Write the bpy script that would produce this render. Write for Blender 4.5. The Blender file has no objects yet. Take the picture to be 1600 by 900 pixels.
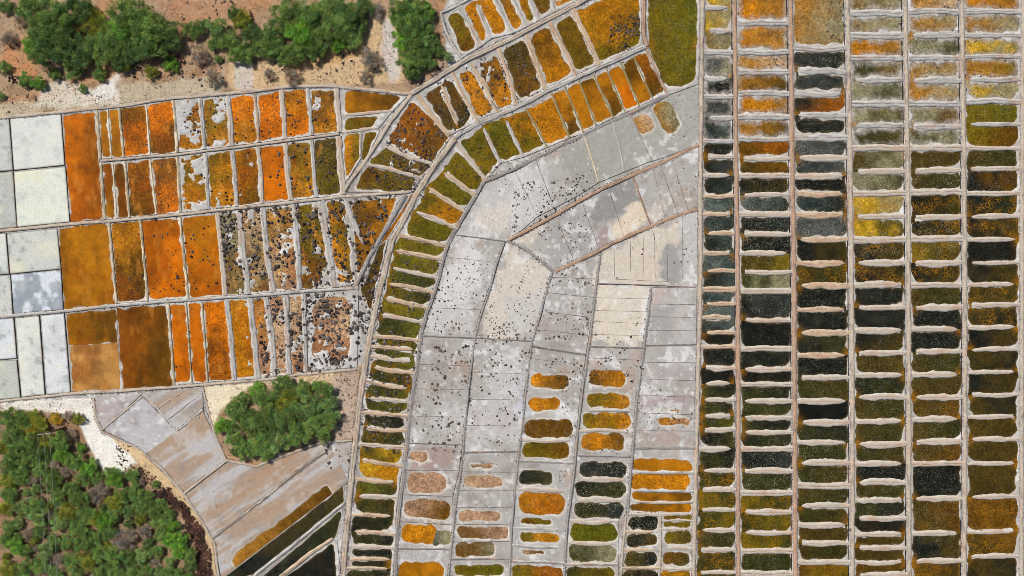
import bpy, math, random
import numpy as np
from mathutils import Vector
R = math.radians
C = bpy.context.scene.collection
# ---------------------------------------------------------------- camera, sky, sun, exposure
CAM_H = 108.0
cam_d = bpy.data.cameras.new('camera'); cam = bpy.data.objects.new('camera', cam_d); C.objects.link(cam)
cam.location = (0, 0, CAM_H); cam_d.sensor_width = 36; cam_d.lens = 18*CAM_H/80.0
cam_d.clip_start = 1; cam_d.clip_end = 8000
bpy.context.scene.camera = cam
SUN_EL, SUN_AZ = R(50), R(316)          # azimuth clockwise from +Y (north, top of the picture)
w = bpy.data.worlds.new('World'); bpy.context.scene.world = w; w.use_nodes = True
nt = w.node_tree; bg = nt.nodes['Background']; sky = nt.nodes.new('ShaderNodeTexSky')
sky.sky_type = 'NISHITA'; sky.sun_disc = False; sky.sun_elevation = SUN_EL; sky.sun_rotation = SUN_AZ
nt.links.new(sky.outputs[0], bg.inputs[0]); bg.inputs[1].default_value = 0.055
sl = bpy.data.lights.new('sun', 'SUN'); sl.energy = 3.8; sl.angle = R(0.53); sl.color = (1.0, 0.95, 0.88)
so = bpy.data.objects.new('sun', sl); C.objects.link(so)
sd_ = Vector((math.sin(SUN_AZ)*math.cos(SUN_EL), math.cos(SUN_AZ)*math.cos(SUN_EL), math.sin(SUN_EL)))
so.rotation_euler = sd_.to_track_quat('Z', 'Y').to_euler(); so.location = sd_*150
vs = bpy.context.scene.view_settings
bpy.context.scene.cycles.filter_width = 0.85
vs.view_transform = 'Standard'; vs.look = 'None'; vs.exposure = 0.0; vs.gamma = 1.0
# ---------------------------------------------------------------- numeric helpers
rng = np.random.default_rng(7); rnd = random.Random(11)
def lin(c):
    c = np.asarray(c, float)/255.0
    return np.where(c <= 0.04045, c/12.92, ((c+0.055)/1.055)**2.4)
def _h(ix, iy, seed):
    n = (ix.astype(np.int64)*374761393 + iy.astype(np.int64)*668265263 + seed*1274126177) & 0xffffffff
    n = ((n ^ (n >> 13))*1274126177) & 0xffffffff
    n = (n ^ (n >> 16)) & 0xffffffff
    return n/4294967295.0
def vn(x, y, seed=0):
    xi = np.floor(x); yi = np.floor(y); fx = x-xi; fy = y-yi
    fx = fx*fx*(3-2*fx); fy = fy*fy*(3-2*fy); xi = xi.astype(np.int64); yi = yi.astype(np.int64)
    a = _h(xi, yi, seed); b = _h(xi+1, yi, seed); c = _h(xi, yi+1, seed); d = _h(xi+1, yi+1, seed)
    return (a+(b-a)*fx) + ((c+(d-c)*fx)-(a+(b-a)*fx))*fy
def fbm(x, y, s, seed=0, o=3):
    t = 0; amp = 1; tot = 0
    for i in range(o):
        t = t + amp*vn(x/s, y/s, seed+i*17); tot += amp; amp *= .5; s = s/2.03
    return t/tot*2-1
def smooth(x, a, b):
    t = np.clip((x-a)/(b-a), 0, 1); return t*t*(3-2*t)
def mixc(a, b, t): return a+(b-a)*np.asarray(t)[..., None]
def P3(x, y, z=0.0): return (x-800)*.1, (450-y)*.1, z
def poly_sd(px, py, poly):
    d = np.full(px.shape, 1e9); ins = np.zeros(px.shape, bool); n = len(poly)
    for i in range(n):
        x0, y0 = poly[i]; x1, y1 = poly[(i+1) % n]
        ex, ey = x1-x0, y1-y0; wx, wy = px-x0, py-y0
        t = np.clip((wx*ex+wy*ey)/(ex*ex+ey*ey+1e-9), 0, 1)
        d = np.minimum(d, (wx-ex*t)**2+(wy-ey*t)**2)
        if y0 != y1:
            c = ((y0 <= py) & (y1 > py)) | ((y1 <= py) & (y0 > py))
            ins ^= c & (px < x0+(py-y0)*ex/(y1-y0))
    d = np.sqrt(d); return np.where(ins, -d, d)
def tag(o, label=None, cat=None, group=None, kind=None):
    if label: o['label'] = label
    if cat: o['category'] = cat
    if group: o['group'] = group
    if kind: o['kind'] = kind
    return o
def empty(name, loc):
    o = bpy.data.objects.new(name, None); C.objects.link(o); o.location = loc; o.empty_display_size = .3; return o
def mesh_np(name, V, F, mat, parent=None, col=None, fx=None, loc=None, smoothf=True):
    """V (n,3) world coords, F (m,4) or (m,3)"""
    me = bpy.data.meshes.new(name); V = np.asarray(V, np.float32); F = np.asarray(F, np.int32)
    if loc is not None: V = V-np.asarray(loc, np.float32)
    k = F.shape[1]; me.vertices.add(len(V)); me.vertices.foreach_set('co', V.ravel())
    me.loops.add(F.size); me.loops.foreach_set('vertex_index', F.ravel())
    me.polygons.add(len(F)); me.polygons.foreach_set('loop_start', np.arange(0, F.size, k, dtype=np.int32))
    me.polygons.foreach_set('loop_total', np.full(len(F), k, np.int32))
    me.polygons.foreach_set('use_smooth', np.full(len(F), smoothf, bool))
    me.update(calc_edges=True)
    for nm, a in (('col', col), ('fx', fx)):
        if a is not None:
            at = me.color_attributes.new(nm, 'FLOAT_COLOR', 'POINT')
            b = np.ones((len(V), 4), np.float32); b[:, :3] = a; at.data.foreach_set('color', b.ravel())
    me.materials.append(mat); o = bpy.data.objects.new(name, me); C.objects.link(o)
    if parent is not None: o.parent = parent
    elif loc is not None: o.location = loc
    return o
def grid_faces(nr, nc, mask=None):
    i = np.arange(nr*nc).reshape(nr, nc)
    F = np.stack([i[:-1, :-1], i[1:, :-1], i[1:, 1:], i[:-1, 1:]], -1).reshape(-1, 4)
    if mask is not None: F = F[mask.ravel()]
    return F
def compact(V, F, *attrs):
    u = np.unique(F); m = np.full(len(V), -1); m[u] = np.arange(len(u)); return V[u], m[F], [a[u] for a in attrs]
# ---------------------------------------------------------------- materials
def mat_new(name, rough=.9, spec=.3):
    m = bpy.data.materials.new(name); m.use_nodes = True; n = m.node_tree; b = n.nodes['Principled BSDF']
    b.inputs['Roughness'].default_value = rough; b.inputs['Specular IOR Level'].default_value = spec
    return m, n, b
def N(n, t, **k):
    x = n.nodes.new(t)
    for a, v in k.items(): setattr(x, a, v)
    return x
def noise(n, pos, scale, detail=3, rough=.6):
    x = N(n, 'ShaderNodeTexNoise'); x.inputs['Scale'].default_value = scale; x.inputs['Detail'].default_value = detail
    x.inputs['Roughness'].default_value = rough; n.links.new(pos, x.inputs['Vector']); return x.outputs['Fac']
def ramp(n, f, a, b, va=0., vb=1.):
    x = N(n, 'ShaderNodeMapRange'); x.inputs[1].default_value = a; x.inputs[2].default_value = b
    x.inputs[3].default_value = va; x.inputs[4].default_value = vb; n.links.new(f, x.inputs[0]); return x.outputs[0]
def math_(n, op, a, b):
    x = N(n, 'ShaderNodeMath', operation=op)
    for i, v in enumerate((a, b)):
        if isinstance(v, (int, float)): x.inputs[i].default_value = v
        else: n.links.new(v, x.inputs[i])
    return x.outputs[0]
def mixn(n, f, a, b, mode='MIX'):
    x = N(n, 'ShaderNodeMix', data_type='RGBA', blend_type=mode)
    for s, v in ((0, f), (6, a), (7, b)):
        if hasattr(v, 'is_linked') or hasattr(v, 'node'): n.links.new(v, x.inputs[s])
        else: x.inputs[s].default_value = v if isinstance(v, (int, float)) else (*v, 1)
    return x.outputs[2]
def attr(n, nm):
    x = N(n, 'ShaderNodeAttribute', attribute_name=nm); return x.outputs['Color']
def grain(n, pos, col, s1, lo, hi, s2=None):
    f = ramp(n, noise(n, pos, s1, 4, .7), .3, .7, lo, hi)
    x = N(n, 'ShaderNodeVectorMath', operation='SCALE'); n.links.new(col, x.inputs[0]); n.links.new(f, x.inputs['Scale'])
    return x.outputs[0]
def bump(n, b, h, st, dist=.05):
    x = N(n, 'ShaderNodeBump'); x.inputs['Strength'].default_value = st; x.inputs['Distance'].default_value = dist
    n.links.new(h, x.inputs['Height']); n.links.new(x.outputs[0], b.inputs['Normal'])
def mk_surface(name, g1, specks, bst, rough=.9, sc=4.):
    m, n, b = mat_new(name, rough, .25); pos = N(n, 'ShaderNodeNewGeometry').outputs['Position']
    c = grain(n, pos, attr(n, 'col'), sc, 1-g1, 1+g1)
    c = grain(n, pos, c, .8, 1-g1*.5, 1+g1*.5)
    if specks:      # dark grit and little stones too small to model
        v = N(n, 'ShaderNodeTexVoronoi'); v.inputs['Scale'].default_value = 3.2; n.links.new(pos, v.inputs['Vector'])
        k = math_(n, 'MULTIPLY', ramp(n, v.outputs['Distance'], .12, .2, 1, 0), ramp(n, noise(n, pos, .35, 3), .5, .62))
        c = mixn(n, math_(n, 'MULTIPLY', k, specks), c, tuple(lin((75, 68, 66))))
    n.links.new(c, b.inputs['Base Color']); bump(n, b, noise(n, pos, 5, 5, .7), bst, .08); return m
M_BED = mk_surface('salt_mud', .10, .75, .5)
M_BANK = mk_surface('dried_mud', .17, .0, .9)
M_WALL = mk_surface('earth_and_stone', .24, .0, 1.0)
M_SOIL = mk_surface('dry_soil', .28, .9, 1.0)
M_SALT = mk_surface('white_salt', .13, .3, .6)
def mk_brine():
    m, n, b = mat_new('brine', .1, .3); pos = N(n, 'ShaderNodeNewGeometry').outputs['Position']
    fx = N(n, 'ShaderNodeSeparateColor'); n.links.new(attr(n, 'fx'), fx.inputs[0]); spk, web, mot = fx.outputs
    c0 = attr(n, 'col')
    f = ramp(n, noise(n, pos, 2.6, 5, .75), .32, .68, -.5, .75)
    f = math_(n, 'ADD', math_(n, 'MULTIPLY', f, mot), 1.0)
    x = N(n, 'ShaderNodeVectorMath', operation='SCALE'); n.links.new(c0, x.inputs[0]); n.links.new(f, x.inputs['Scale']); c = x.outputs[0]
    v = N(n, 'ShaderNodeTexVoronoi'); v.inputs['Scale'].default_value = 4.3; n.links.new(pos, v.inputs['Vector'])
    fk = math_(n, 'MULTIPLY', math_(n, 'MULTIPLY', ramp(n, v.outputs['Distance'], .25, .5, 1, 0), ramp(n, noise(n, pos, .7, 4, .7), .42, .62)), mot)
    x = N(n, 'ShaderNodeVectorMath', operation='SCALE'); n.links.new(c, x.inputs[0]); n.links.new(math_(n, 'ADD', math_(n, 'MULTIPLY', fk, .9), .88), x.inputs['Scale']); c = x.outputs[0]
    wp = N(n, 'ShaderNodeVectorMath', operation='ADD'); nz = N(n, 'ShaderNodeTexNoise'); nz.inputs['Scale'].default_value = 1.5
    n.links.new(pos, nz.inputs['Vector']); n.links.new(pos, wp.inputs[0]); sc = N(n, 'ShaderNodeVectorMath', operation='SCALE'); sc.inputs['Scale'].default_value = .35; n.links.new(nz.outputs['Color'], sc.inputs[0]); n.links.new(sc.outputs[0], wp.inputs[1])
    v = N(n, 'ShaderNodeTexVoronoi', feature='DISTANCE_TO_EDGE'); v.inputs['Scale'].default_value = 2.2; n.links.new(wp.outputs[0], v.inputs['Vector'])
    k = math_(n, 'MULTIPLY', ramp(n, v.outputs[0], .02, .13, .85, 0), web)
    k = math_(n, 'MULTIPLY', k, ramp(n, noise(n, pos, .45, 3), .44, .62))
    c = mixn(n, k, c, tuple(lin((158, 108, 16))))
    v = N(n, 'ShaderNodeTexVoronoi'); v.inputs['Scale'].default_value = 5.6; n.links.new(pos, v.inputs['Vector'])
    sp = ramp(n, v.outputs['Distance'], .2, .4, .8, 0)
    thr = ramp(n, noise(n, pos, .55, 5, .75), .42, .64, .08, 1)
    sp = math_(n, 'MULTIPLY', math_(n, 'MULTIPLY', sp, spk), thr)
    c = mixn(n, math_(n, 'MINIMUM', sp, 1.0), c, tuple(lin((178, 174, 148))))
    n.links.new(c, b.inputs['Base Color']); bump(n, b, noise(n, pos, 3, 3), .08, .03)
    return m
M_BRINE = mk_brine()
def mk_rock(name, a, bb):
    m, n, b = mat_new(name, .9, .3); pos = N(n, 'ShaderNodeNewGeometry').outputs['Position']; oi = N(n, 'ShaderNodeObjectInfo')
    v = N(n, 'ShaderNodeTexVoronoi'); v.inputs['Scale'].default_value = 1.1; n.links.new(pos, v.inputs['Vector'])
    s = N(n, 'ShaderNodeSeparateColor'); n.links.new(v.outputs['Color'], s.inputs[0])
    c = mixn(n, s.outputs[0], tuple(lin(a)), tuple(lin(bb))); c = grain(n, pos, c, 6, .6, 1.4)
    n.links.new(c, b.inputs['Base Color']); bump(n, b, noise(n, pos, 8, 3), .6, .05); return m
M_ROCK = mk_rock('basalt', (36, 30, 32), (122, 110, 102))
M_RUBBLE = mk_rock('red_lava_rubble', (36, 24, 22), (98, 66, 52))
M_STONE = mk_rock('wall_stone', (50, 46, 46), (128, 120, 116))
def mk_leaf(name, wood=False):
    m, n, b = mat_new(name, .75, .2); oi = N(n, 'ShaderNodeObjectInfo')
    c = mixn(n, 1.0, attr(n, 'col'), oi.outputs['Color'], 'MULTIPLY')
    n.links.new(c, b.inputs['Base Color'])
    if not wood:
        t = N(n, 'ShaderNodeBsdfTranslucent'); n.links.new(c, t.inputs[0]); mx = N(n, 'ShaderNodeMixShader'); mx.inputs[0].default_value = .3
        n.links.new(b.outputs[0], mx.inputs[1]); n.links.new(t.outputs[0], mx.inputs[2]); n.links.new(mx.outputs[0], n.nodes['Material Output'].inputs[0])
    return m
M_LEAF = mk_leaf('leaves'); 
def plain(name, c, rough=.7):
    m, n, b = mat_new(name, rough); pos = N(n, 'ShaderNodeNewGeometry').outputs['Position']
    col = N(n, 'ShaderNodeRGB'); col.outputs[0].default_value = (*lin(c), 1)
    n.links.new(grain(n, pos, col.outputs[0], 5, .8, 1.2), b.inputs['Base Color']); return m
M_BARK = plain('bark', (96, 82, 68), .95); M_CONC = plain('pole_concrete', (190, 188, 180)); M_WIRE = plain('wire', (170, 175, 165), .4)
# ---------------------------------------------------------------- colours of brine
PAL = {'K': (27, 28, 21), 'k': (44, 47, 43), 'G': (50, 51, 19), 'O': (100, 84, 12), 'B': (66, 54, 17), 'A': (174, 110, 12), 'R': (204, 108, 4),
       'N': (140, 78, 8), 'Y': (178, 140, 26), 'T': (80, 88, 84), 't': (50, 61, 57), 'P': (132, 126, 94), 'D': (176, 146, 112), 'E': (164, 128, 100),
       'S': (72, 74, 71), 'Q': (156, 108, 36), 'q': (124, 100, 56), 'H': (196, 142, 76), 'W': (214, 214, 212), 'M': (84, 82, 14), 'Z': (96, 64, 10)}
WORD = {'K': 'black', 'k': 'charcoal', 'G': 'dark olive', 'O': 'olive', 'B': 'dark brown', 'A': 'amber', 'R': 'orange', 'N': 'rusty brown', 'Y': 'yellow',
        'T': 'teal grey', 't': 'dark teal', 'P': 'pale green', 'D': 'tan', 'E': 'pinkish tan', 'S': 'slate', 'Q': 'ochre', 'q': 'dull ochre', 'H': 'peach', 'W': 'white', 'M': 'mossy green', 'Z': 'brown amber'}
def words_of(a, b): return WORD[a] if a == b else f'{WORD[a]} and {WORD[b]}'
ONES = ['zeroth', 'first', 'second', 'third', 'fourth', 'fifth', 'sixth', 'seventh', 'eighth', 'ninth', 'tenth', 'eleventh', 'twelfth', 'thirteenth',
        'fourteenth', 'fifteenth', 'sixteenth', 'seventeenth', 'eighteenth', 'nineteenth']
def ordw(i):
    if i >= 100: return 'last' if i > 190 else ('hundredth' if i == 100 else 'hundred and '+ordw(i-100))
    if i < 20: return ONES[i]
    t, o = divmod(i, 10)
    return ({2: 'twentieth', 3: 'thirtieth', 4: 'fortieth', 5: 'fiftieth', 6: 'sixtieth', 7: 'seventieth', 8: 'eightieth', 9: 'ninetieth'}[t] if o == 0 else
            {2: 'twenty', 3: 'thirty', 4: 'forty', 5: 'fifty', 6: 'sixty', 7: 'seventy', 8: 'eighty', 9: 'ninety'}[t]+'-'+ONES[o])
# ---------------------------------------------------------------- colour zones of the mud (salt crust, damp, clay), in map coordinates
MUD = (177, 172, 166)
ZONES = [  # polygon, colour, softness px, strength
 ([(1042,150),(1092,128),(1094,228),(1018,255),(985,180)], (163,163,148), 8, .8),
 ([(880,236),(985,180),(1018,252),(935,292),(900,300)], (163,163,148), 14, .9),
 ([(745,300),(800,270),(840,300),(830,360),(790,372),(730,372)], (196,196,200), 14, .8),
 ([(755,318),(800,322),(795,365),(762,366),(742,350)], (214,205,186), 10, .8),
 ([(720,372),(745,378),(735,440),(700,470),(690,430)], (214,208,198), 10, .7),
 ([(735,385),(760,395),(745,450),(715,480),(722,420)], (214,216,222), 10, .8),
 ([(795,382),(862,425),(848,470),(828,520),(800,528),(748,522),(768,450)], (212,202,182), 6, .95),
 ([(790,470),(850,455),(830,525),(790,515)], (196,200,206), 16, .7),
 ([(800,372),(850,348),(870,425),(815,385)], (214,202,180), 8, .8),
 ([(815,385),(905,318),(930,300),(990,276),(1003,315),(958,344),(945,385),(870,425)], (168,160,158), 8, .8),
 ([(935,300),(990,276),(1003,315),(955,345),(930,350)], (146,136,134), 8, .9),
 ([(932,355),(952,350),(955,380),(935,398),(928,380)], (166,148,136), 5, .9),
 ([(952,350),(1003,317),(1016,352),(950,384)], (221,206,178), 3, 1),
 ([(1008,318),(1042,312),(1042,340),(1020,352)], (204,194,174), 5, .9),
 ([(940,399),(1018,356),(1066,345),(1064,380),(1036,388),(1030,425),(1046,446),(934,446)], (214,203,180), 7, .9),
 ([(1050,382),(1066,395),(1066,430),(1050,446),(1034,430),(1036,395)], (162,152,150), 3, 1),
 ([(1062,340),(1088,330),(1089,440),(1068,440)], (196,196,204), 8, .8),
 ([(934,446),(1017,449),(1008,530),(985,545),(925,528),(930,470)], (220,209,186), 7, .9),
 ([(1008,470),(1018,455),(1010,525),(1000,520)], (226,224,222), 5, .9),
 ([(1017,449),(1048,449),(1040,468),(1020,475)], (190,172,158), 5, .8),
 ([(1040,470),(1075,455),(1085,530),(1050,530)], (196,196,206), 18, .6),
 ([(1020,480),(1050,480),(1050,530),(1015,530)], (164,157,160), 12, .7),
 ([(995,545),(1010,548),(1000,570),(985,560)], (178,158,142), 8, .7),
 ([(925,540),(940,548),(935,575),(918,570)], (182,164,146), 8, .7),
 ([(745,650),(800,640),(800,668),(740,668)], (176,160,150), 10, .7),
 ([(850,485),(920,495),(918,545),(832,530)], (170,160,150), 12, .7),
 ([(1020,568),(1085,568),(1085,600),(1012,600)], (172,165,158), 10, .7),
 ([(1005,617),(1082,620),(1078,640),(1000,638)], (170,152,146), 7, .7),
 ([(1000,676),(1085,676),(1085,697),(996,697)], (172,154,140), 7, .7),
 ([(650,700),(700,702),(700,722),(642,735)], (168,146,132), 6, .8),
 ([(810,590),(818,590),(818,660),(808,650)], (200,206,214), 10, .8),
 ([(805,740),(850,730),(885,735),(870,760)], (176,172,172), 8, .6),
 ([(800,800),(875,800),(880,870),(800,870)], (178,168,166), 10, .5),
 ([(690,420),(748,400),(740,520),(662,520)], (214,213,210), 12, .6), ([(800,275),(850,255),(870,320),(800,350)], (210,210,210), 12, .6), ([(770,560),(815,540),(812,690),(740,690)], (208,207,204), 14, .5),
 ([(270,155),(350,150),(345,330),(282,330)], (192,192,200), 20, .7),
 ([(385,330),(420,330),(430,450),(390,450)], (186,188,198), 10, .6),
 ([(470,460),(560,455),(560,580),(480,575)], (200,204,212), 20, .7),
 ([(1096,84),(1148,84),(1148,122),(1096,122)], (196,198,204), 8, .8),
 ([(1155,180),(1235,180),(1235,60),(1155,60)], (184,182,184), 10, .5),
]
ZONES = [(a, (c[0], c[0]-2, c[0]-5) if abs(c[0]-c[2]) < 13 and c[0] != 163 else (c[0], c[1]-1, c[2]+5), max(b, 5)*1.3, d) for a, c, b, d in ZONES]
ZB = [(min(p[0] for p in z[0])-z[2], min(p[1] for p in z[0])-z[2], max(p[0] for p in z[0])+z[2], max(p[1] for p in z[0])+z[2]) for z in ZONES]
def mud_color(px, py, base=MUD, streak=0):
    c = np.broadcast_to(lin(base), px.shape+(3,)).copy()
    n1 = fbm(px, py, 46, 3, 4); n2 = fbm(px, py, 15, 5, 3)
    n4 = fbm(px, py, 5, 25, 2); c = mixc(c, lin((202, 199, 196)), smooth(n1+.6*n2+.25*n4, .05, .5)*.6); c = mixc(c, lin((140, 133, 128)), smooth(n2-.7*n1+.5*n4, .25, .7)*.45)
    c = mixc(c, lin((160, 146, 138)), smooth(-n1+.5*n2, .1, .7)*.5)
    n5 = fbm(px, py, 11, 27, 5); c = c if streak else mixc(c, lin((222, 221, 220)), smooth(n5+.5*n1, .3, .5)*.75); c = mixc(c, lin((176, 150, 130)), smooth(fbm(px, py, 34, 29, 4), .22, .6)*.45)
    if streak:      # dried flow streaks running along the slope of the old fields
        u = (px+py)*.7071; v = (px*.62+py*.78)
        s = fbm(px*.81, (py+px*.62)*5.0, 70, 9, 5)
        c = mixc(c, lin((190, 188, 188)), smooth(s, .0, .35)*.85)
        c = mixc(c, lin((178, 140, 108)), smooth(-s, .1, .5)*.5)
    nz = fbm(px, py, 16, 21, 5)*1.6
    x0, y0, x1, y1 = px.min(), py.min(), px.max(), py.max()
    for (pl, cc, sf, st), b in zip(ZONES, ZB):
        if b[0] > x1 or b[2] < x0 or b[1] > y1 or b[3] < y0: continue
        d = poly_sd(px, py, pl)+nz*(3+min(sf, 9))
        c = mixc(c, lin(cc), smooth(-d, -sf*.5, sf*.5)*st)
    c = mixc(c, lin((232, 230, 228)), smooth(fbm(px, py, 8, 33, 4)+.6*fbm(px, py, 50, 35), .34, .55)*.5*(1-streak))
    return c*(1+.12*fbm(px, py, 3.4, 37, 2)[..., None])
# ---------------------------------------------------------------- lofted ridges: banks, walls, kerbs
KREST = {'bank': ((196, 180, 162), (208, 199, 187), (128, 116, 94)), 'tanbank': ((200, 170, 142), (212, 194, 168), (130, 110, 84)),
         'grey': ((184, 179, 172), (206, 203, 197), (150, 142, 132)), 'cream': ((236, 220, 190), (228, 206, 164), (150, 112, 60)),
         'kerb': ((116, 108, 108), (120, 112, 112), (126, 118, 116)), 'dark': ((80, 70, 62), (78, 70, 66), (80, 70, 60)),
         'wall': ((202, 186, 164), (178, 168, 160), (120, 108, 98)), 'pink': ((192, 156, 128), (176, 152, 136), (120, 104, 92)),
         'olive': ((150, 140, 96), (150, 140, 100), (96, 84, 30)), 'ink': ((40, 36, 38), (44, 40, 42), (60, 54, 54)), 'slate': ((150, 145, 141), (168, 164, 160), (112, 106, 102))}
def resample(pts, step):
    p = np.asarray(pts, float); s = np.r_[0, np.cumsum(np.hypot(*np.diff(p, axis=0).T))]; n = max(3, int(s[-1]/step)+1)
    t = np.linspace(0, s[-1], n); return np.c_[np.interp(t, s, p[:, 0]), np.interp(t, s, p[:, 1])], t
def loft(name, pts, wd, h, style, parent=None, free=(0, 0), crack=0, z0=-.32, jit=.16, step=2.2, label=None, cat=None, group=None, mat=None, flat=.35, kind=None):
    q, t = resample(pts, step); L = t[-1]; n = len(q)
    tg = np.gradient(q, axis=0); tg /= np.hypot(*tg.T)[:, None]+1e-9; nr = np.c_[-tg[:, 1], tg[:, 0]]
    hw = wd/2*(1+jit*fbm(q[:, 0], q[:, 1], 9, 31)*2)
    if style in ('bank', 'tanbank', 'grey') and wd > 5 and (free[0] or free[1]): hw = hw*(.74+.34*np.sin(np.pi*np.clip(t/L, 0, 1)))
    r = wd*1.35
    if free[0]: hw = hw*np.sqrt(np.clip(1-np.clip(1-t/r, 0, 1)**2.2, .02, 1))
    if free[1]: hw = hw*np.sqrt(np.clip(1-np.clip(1-(L-t)/r, 0, 1)**2, .02, 1))
    off = fbm(q[:, 0]+77, q[:, 1], 16, 5)*wd*.12
    ks = np.array([-1.12, -1, -.86, -.55, -.12, .0, .12, .55, .86, 1, 1.12]) if wd > 5 else np.array([-1.1, -.8, 0, .8, 1.1])
    K = ks[None, :]*hw[:, None]+off[:, None]
    X = q[:, 0:1]+nr[:, 0:1]*K; Y = q[:, 1:2]+nr[:, 1:2]*K
    prof = np.clip(1-np.abs(ks)**3.0, 0, 1)**flat; prof[np.abs(ks) >= 1.05] = 0
    top = h*(hw/(wd/2)).clip(.2, 1)
    e = np.zeros((n, 3)); cr, ed, ba = [lin(a) for a in KREST[style]]
    Z = z0+(top[:, None]-z0)*prof[None, :]+fbm(X, Y, 4, 8)*.035*(prof[None, :] > .2)
    a = np.abs(ks)[None, :]+fbm(X, Y, 7, 41)*.35
    col = mixc(np.broadcast_to(cr, X.shape+(3,)), ed, smooth(a, .25, .75)); col = mixc(col, ba, smooth(a, .93, 1.12))
    col = mixc(col, lin((196, 150, 116)), smooth(fbm(X, Y, 22, 61), .15, .6)*.4*(style != 'cream'))
    if wd > 4: col = mixc(col, lin((112, 98, 90)), (.3+.7*(style != 'bank'))*smooth(fbm(K*4+500, np.broadcast_to(t[:, None], K.shape)*.55+q[0, 0]*3.1, 7, 63), .12, .5)*.55)
    if crack:
        m = (np.abs(ks) < .05)[None, :]*smooth(fbm(X, Y, 14, 91)+.35, 0, .25)*crack
        col = mixc(col, lin((70, 58, 54)), m); Z = Z-.05*m
    x, y, _ = P3(X, Y); V = np.stack([x, y, Z], -1).reshape(-1, 3); F = grid_faces(n, len(ks))[:, ::-1]
    # consistent upward orientation
    a_, b_, c_ = V[F[len(F)//2][0]], V[F[len(F)//2][1]], V[F[len(F)//2][2]]
    if np.cross(b_-a_, c_-a_)[2] < 0: F = F[:, ::-1]
    loc = parent.location if parent is not None else P3(*q[n//2])
    o = mesh_np(name, V, F, mat or M_BANK, parent, col.reshape(-1, 3), loc=tuple(loc))
    return tag(o, label, cat, group, kind)
# rock prototypes
def ico():
    p = (1+5**.5)/2
    V = np.array([(-1,p,0),(1,p,0),(-1,-p,0),(1,-p,0),(0,-1,p),(0,1,p),(0,-1,-p),(0,1,-p),(p,0,-1),(p,0,1),(-p,0,-1),(-p,0,1)], float)
    F = np.array([(0,11,5),(0,5,1),(0,1,7),(0,7,10),(0,10,11),(1,5,9),(5,11,4),(11,10,2),(10,7,6),(7,1,8),(3,9,4),(3,4,2),(3,2,6),(3,6,8),(3,8,9),(4,9,5),(2,4,11),(6,2,10),(8,6,7),(9,8,1)])
    return V/np.linalg.norm(V[0]), F
IV, IF = ico()
ROCKV = [IV*rng.uniform(.62, 1.15, (12, 1))*np.array([1, rng.uniform(.65, 1), rng.uniform(.5, .8)]) for _ in range(10)]
def rocks_joined(name, xy, r, z, mat, parent=None, loc=None, **tg_):
    n = len(xy); Vs = np.empty((n, 12, 3)); a = rng.uniform(0, 6.28, n); idx = rng.integers(0, 10, n)
    for i in range(n):
        v = ROCKV[idx[i]]*r[i]*.1; c, s = math.cos(a[i]), math.sin(a[i])
        Vs[i, :, 0] = v[:, 0]*c-v[:, 1]*s+(xy[i][0]-800)*.1; Vs[i, :, 1] = v[:, 0]*s+v[:, 1]*c+(450-xy[i][1])*.1; Vs[i, :, 2] = v[:, 2]+(z[i] if np.ndim(z) else z)
    F = (IF[None]+np.arange(n)[:, None, None]*12).reshape(-1, 3)
    return tag(mesh_np(name, Vs.reshape(-1, 3), F, mat, parent, loc=loc, smoothf=False), **tg_)
def stone_wall(pts, wd, label, style='wall', h=.09, stones=.8, crack=0, sides=(-1, 1), name='stone_wall', group='low walls between the pans', ssz=1.0, joint=0):
    q, t = resample(pts, 2.2); mid = P3(*q[len(q)//2])
    e = empty(name, mid); tag(e, label, 'wall', group)
    loft('coping', pts, wd*.8, h, style, e, crack=crack, jit=.12, mat=M_WALL, flat=.3)
    if joint:
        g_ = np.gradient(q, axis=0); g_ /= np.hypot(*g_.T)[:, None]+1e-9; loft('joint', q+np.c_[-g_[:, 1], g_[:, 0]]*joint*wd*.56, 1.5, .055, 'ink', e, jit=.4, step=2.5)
    xy = []; rr = []
    tg = np.gradient(q, axis=0); tg /= np.hypot(*tg.T)[:, None]+1e-9; nr = np.c_[-tg[:, 1], tg[:, 0]]
    for sgn in sides:
        for i in range(len(q)):
            if rng.random() < stones and vn(np.array([q[i][0]/25.]), np.array([q[i][1]/25.+sgn*9]), 4)[0] > .28:
                o = sgn*wd*.44+rng.normal(0, wd*.05); xy.append(q[i]+nr[i]*o+tg[i]*rng.uniform(-1, 1)); rr.append(rng.uniform(.5, 1.15)*ssz)
    if xy: rocks_joined('side_stones', np.array(xy), rr, rng.uniform(-.02, .07, len(xy)), M_STONE, e, loc=tuple(e.location), kind='stuff')
    return e
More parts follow.
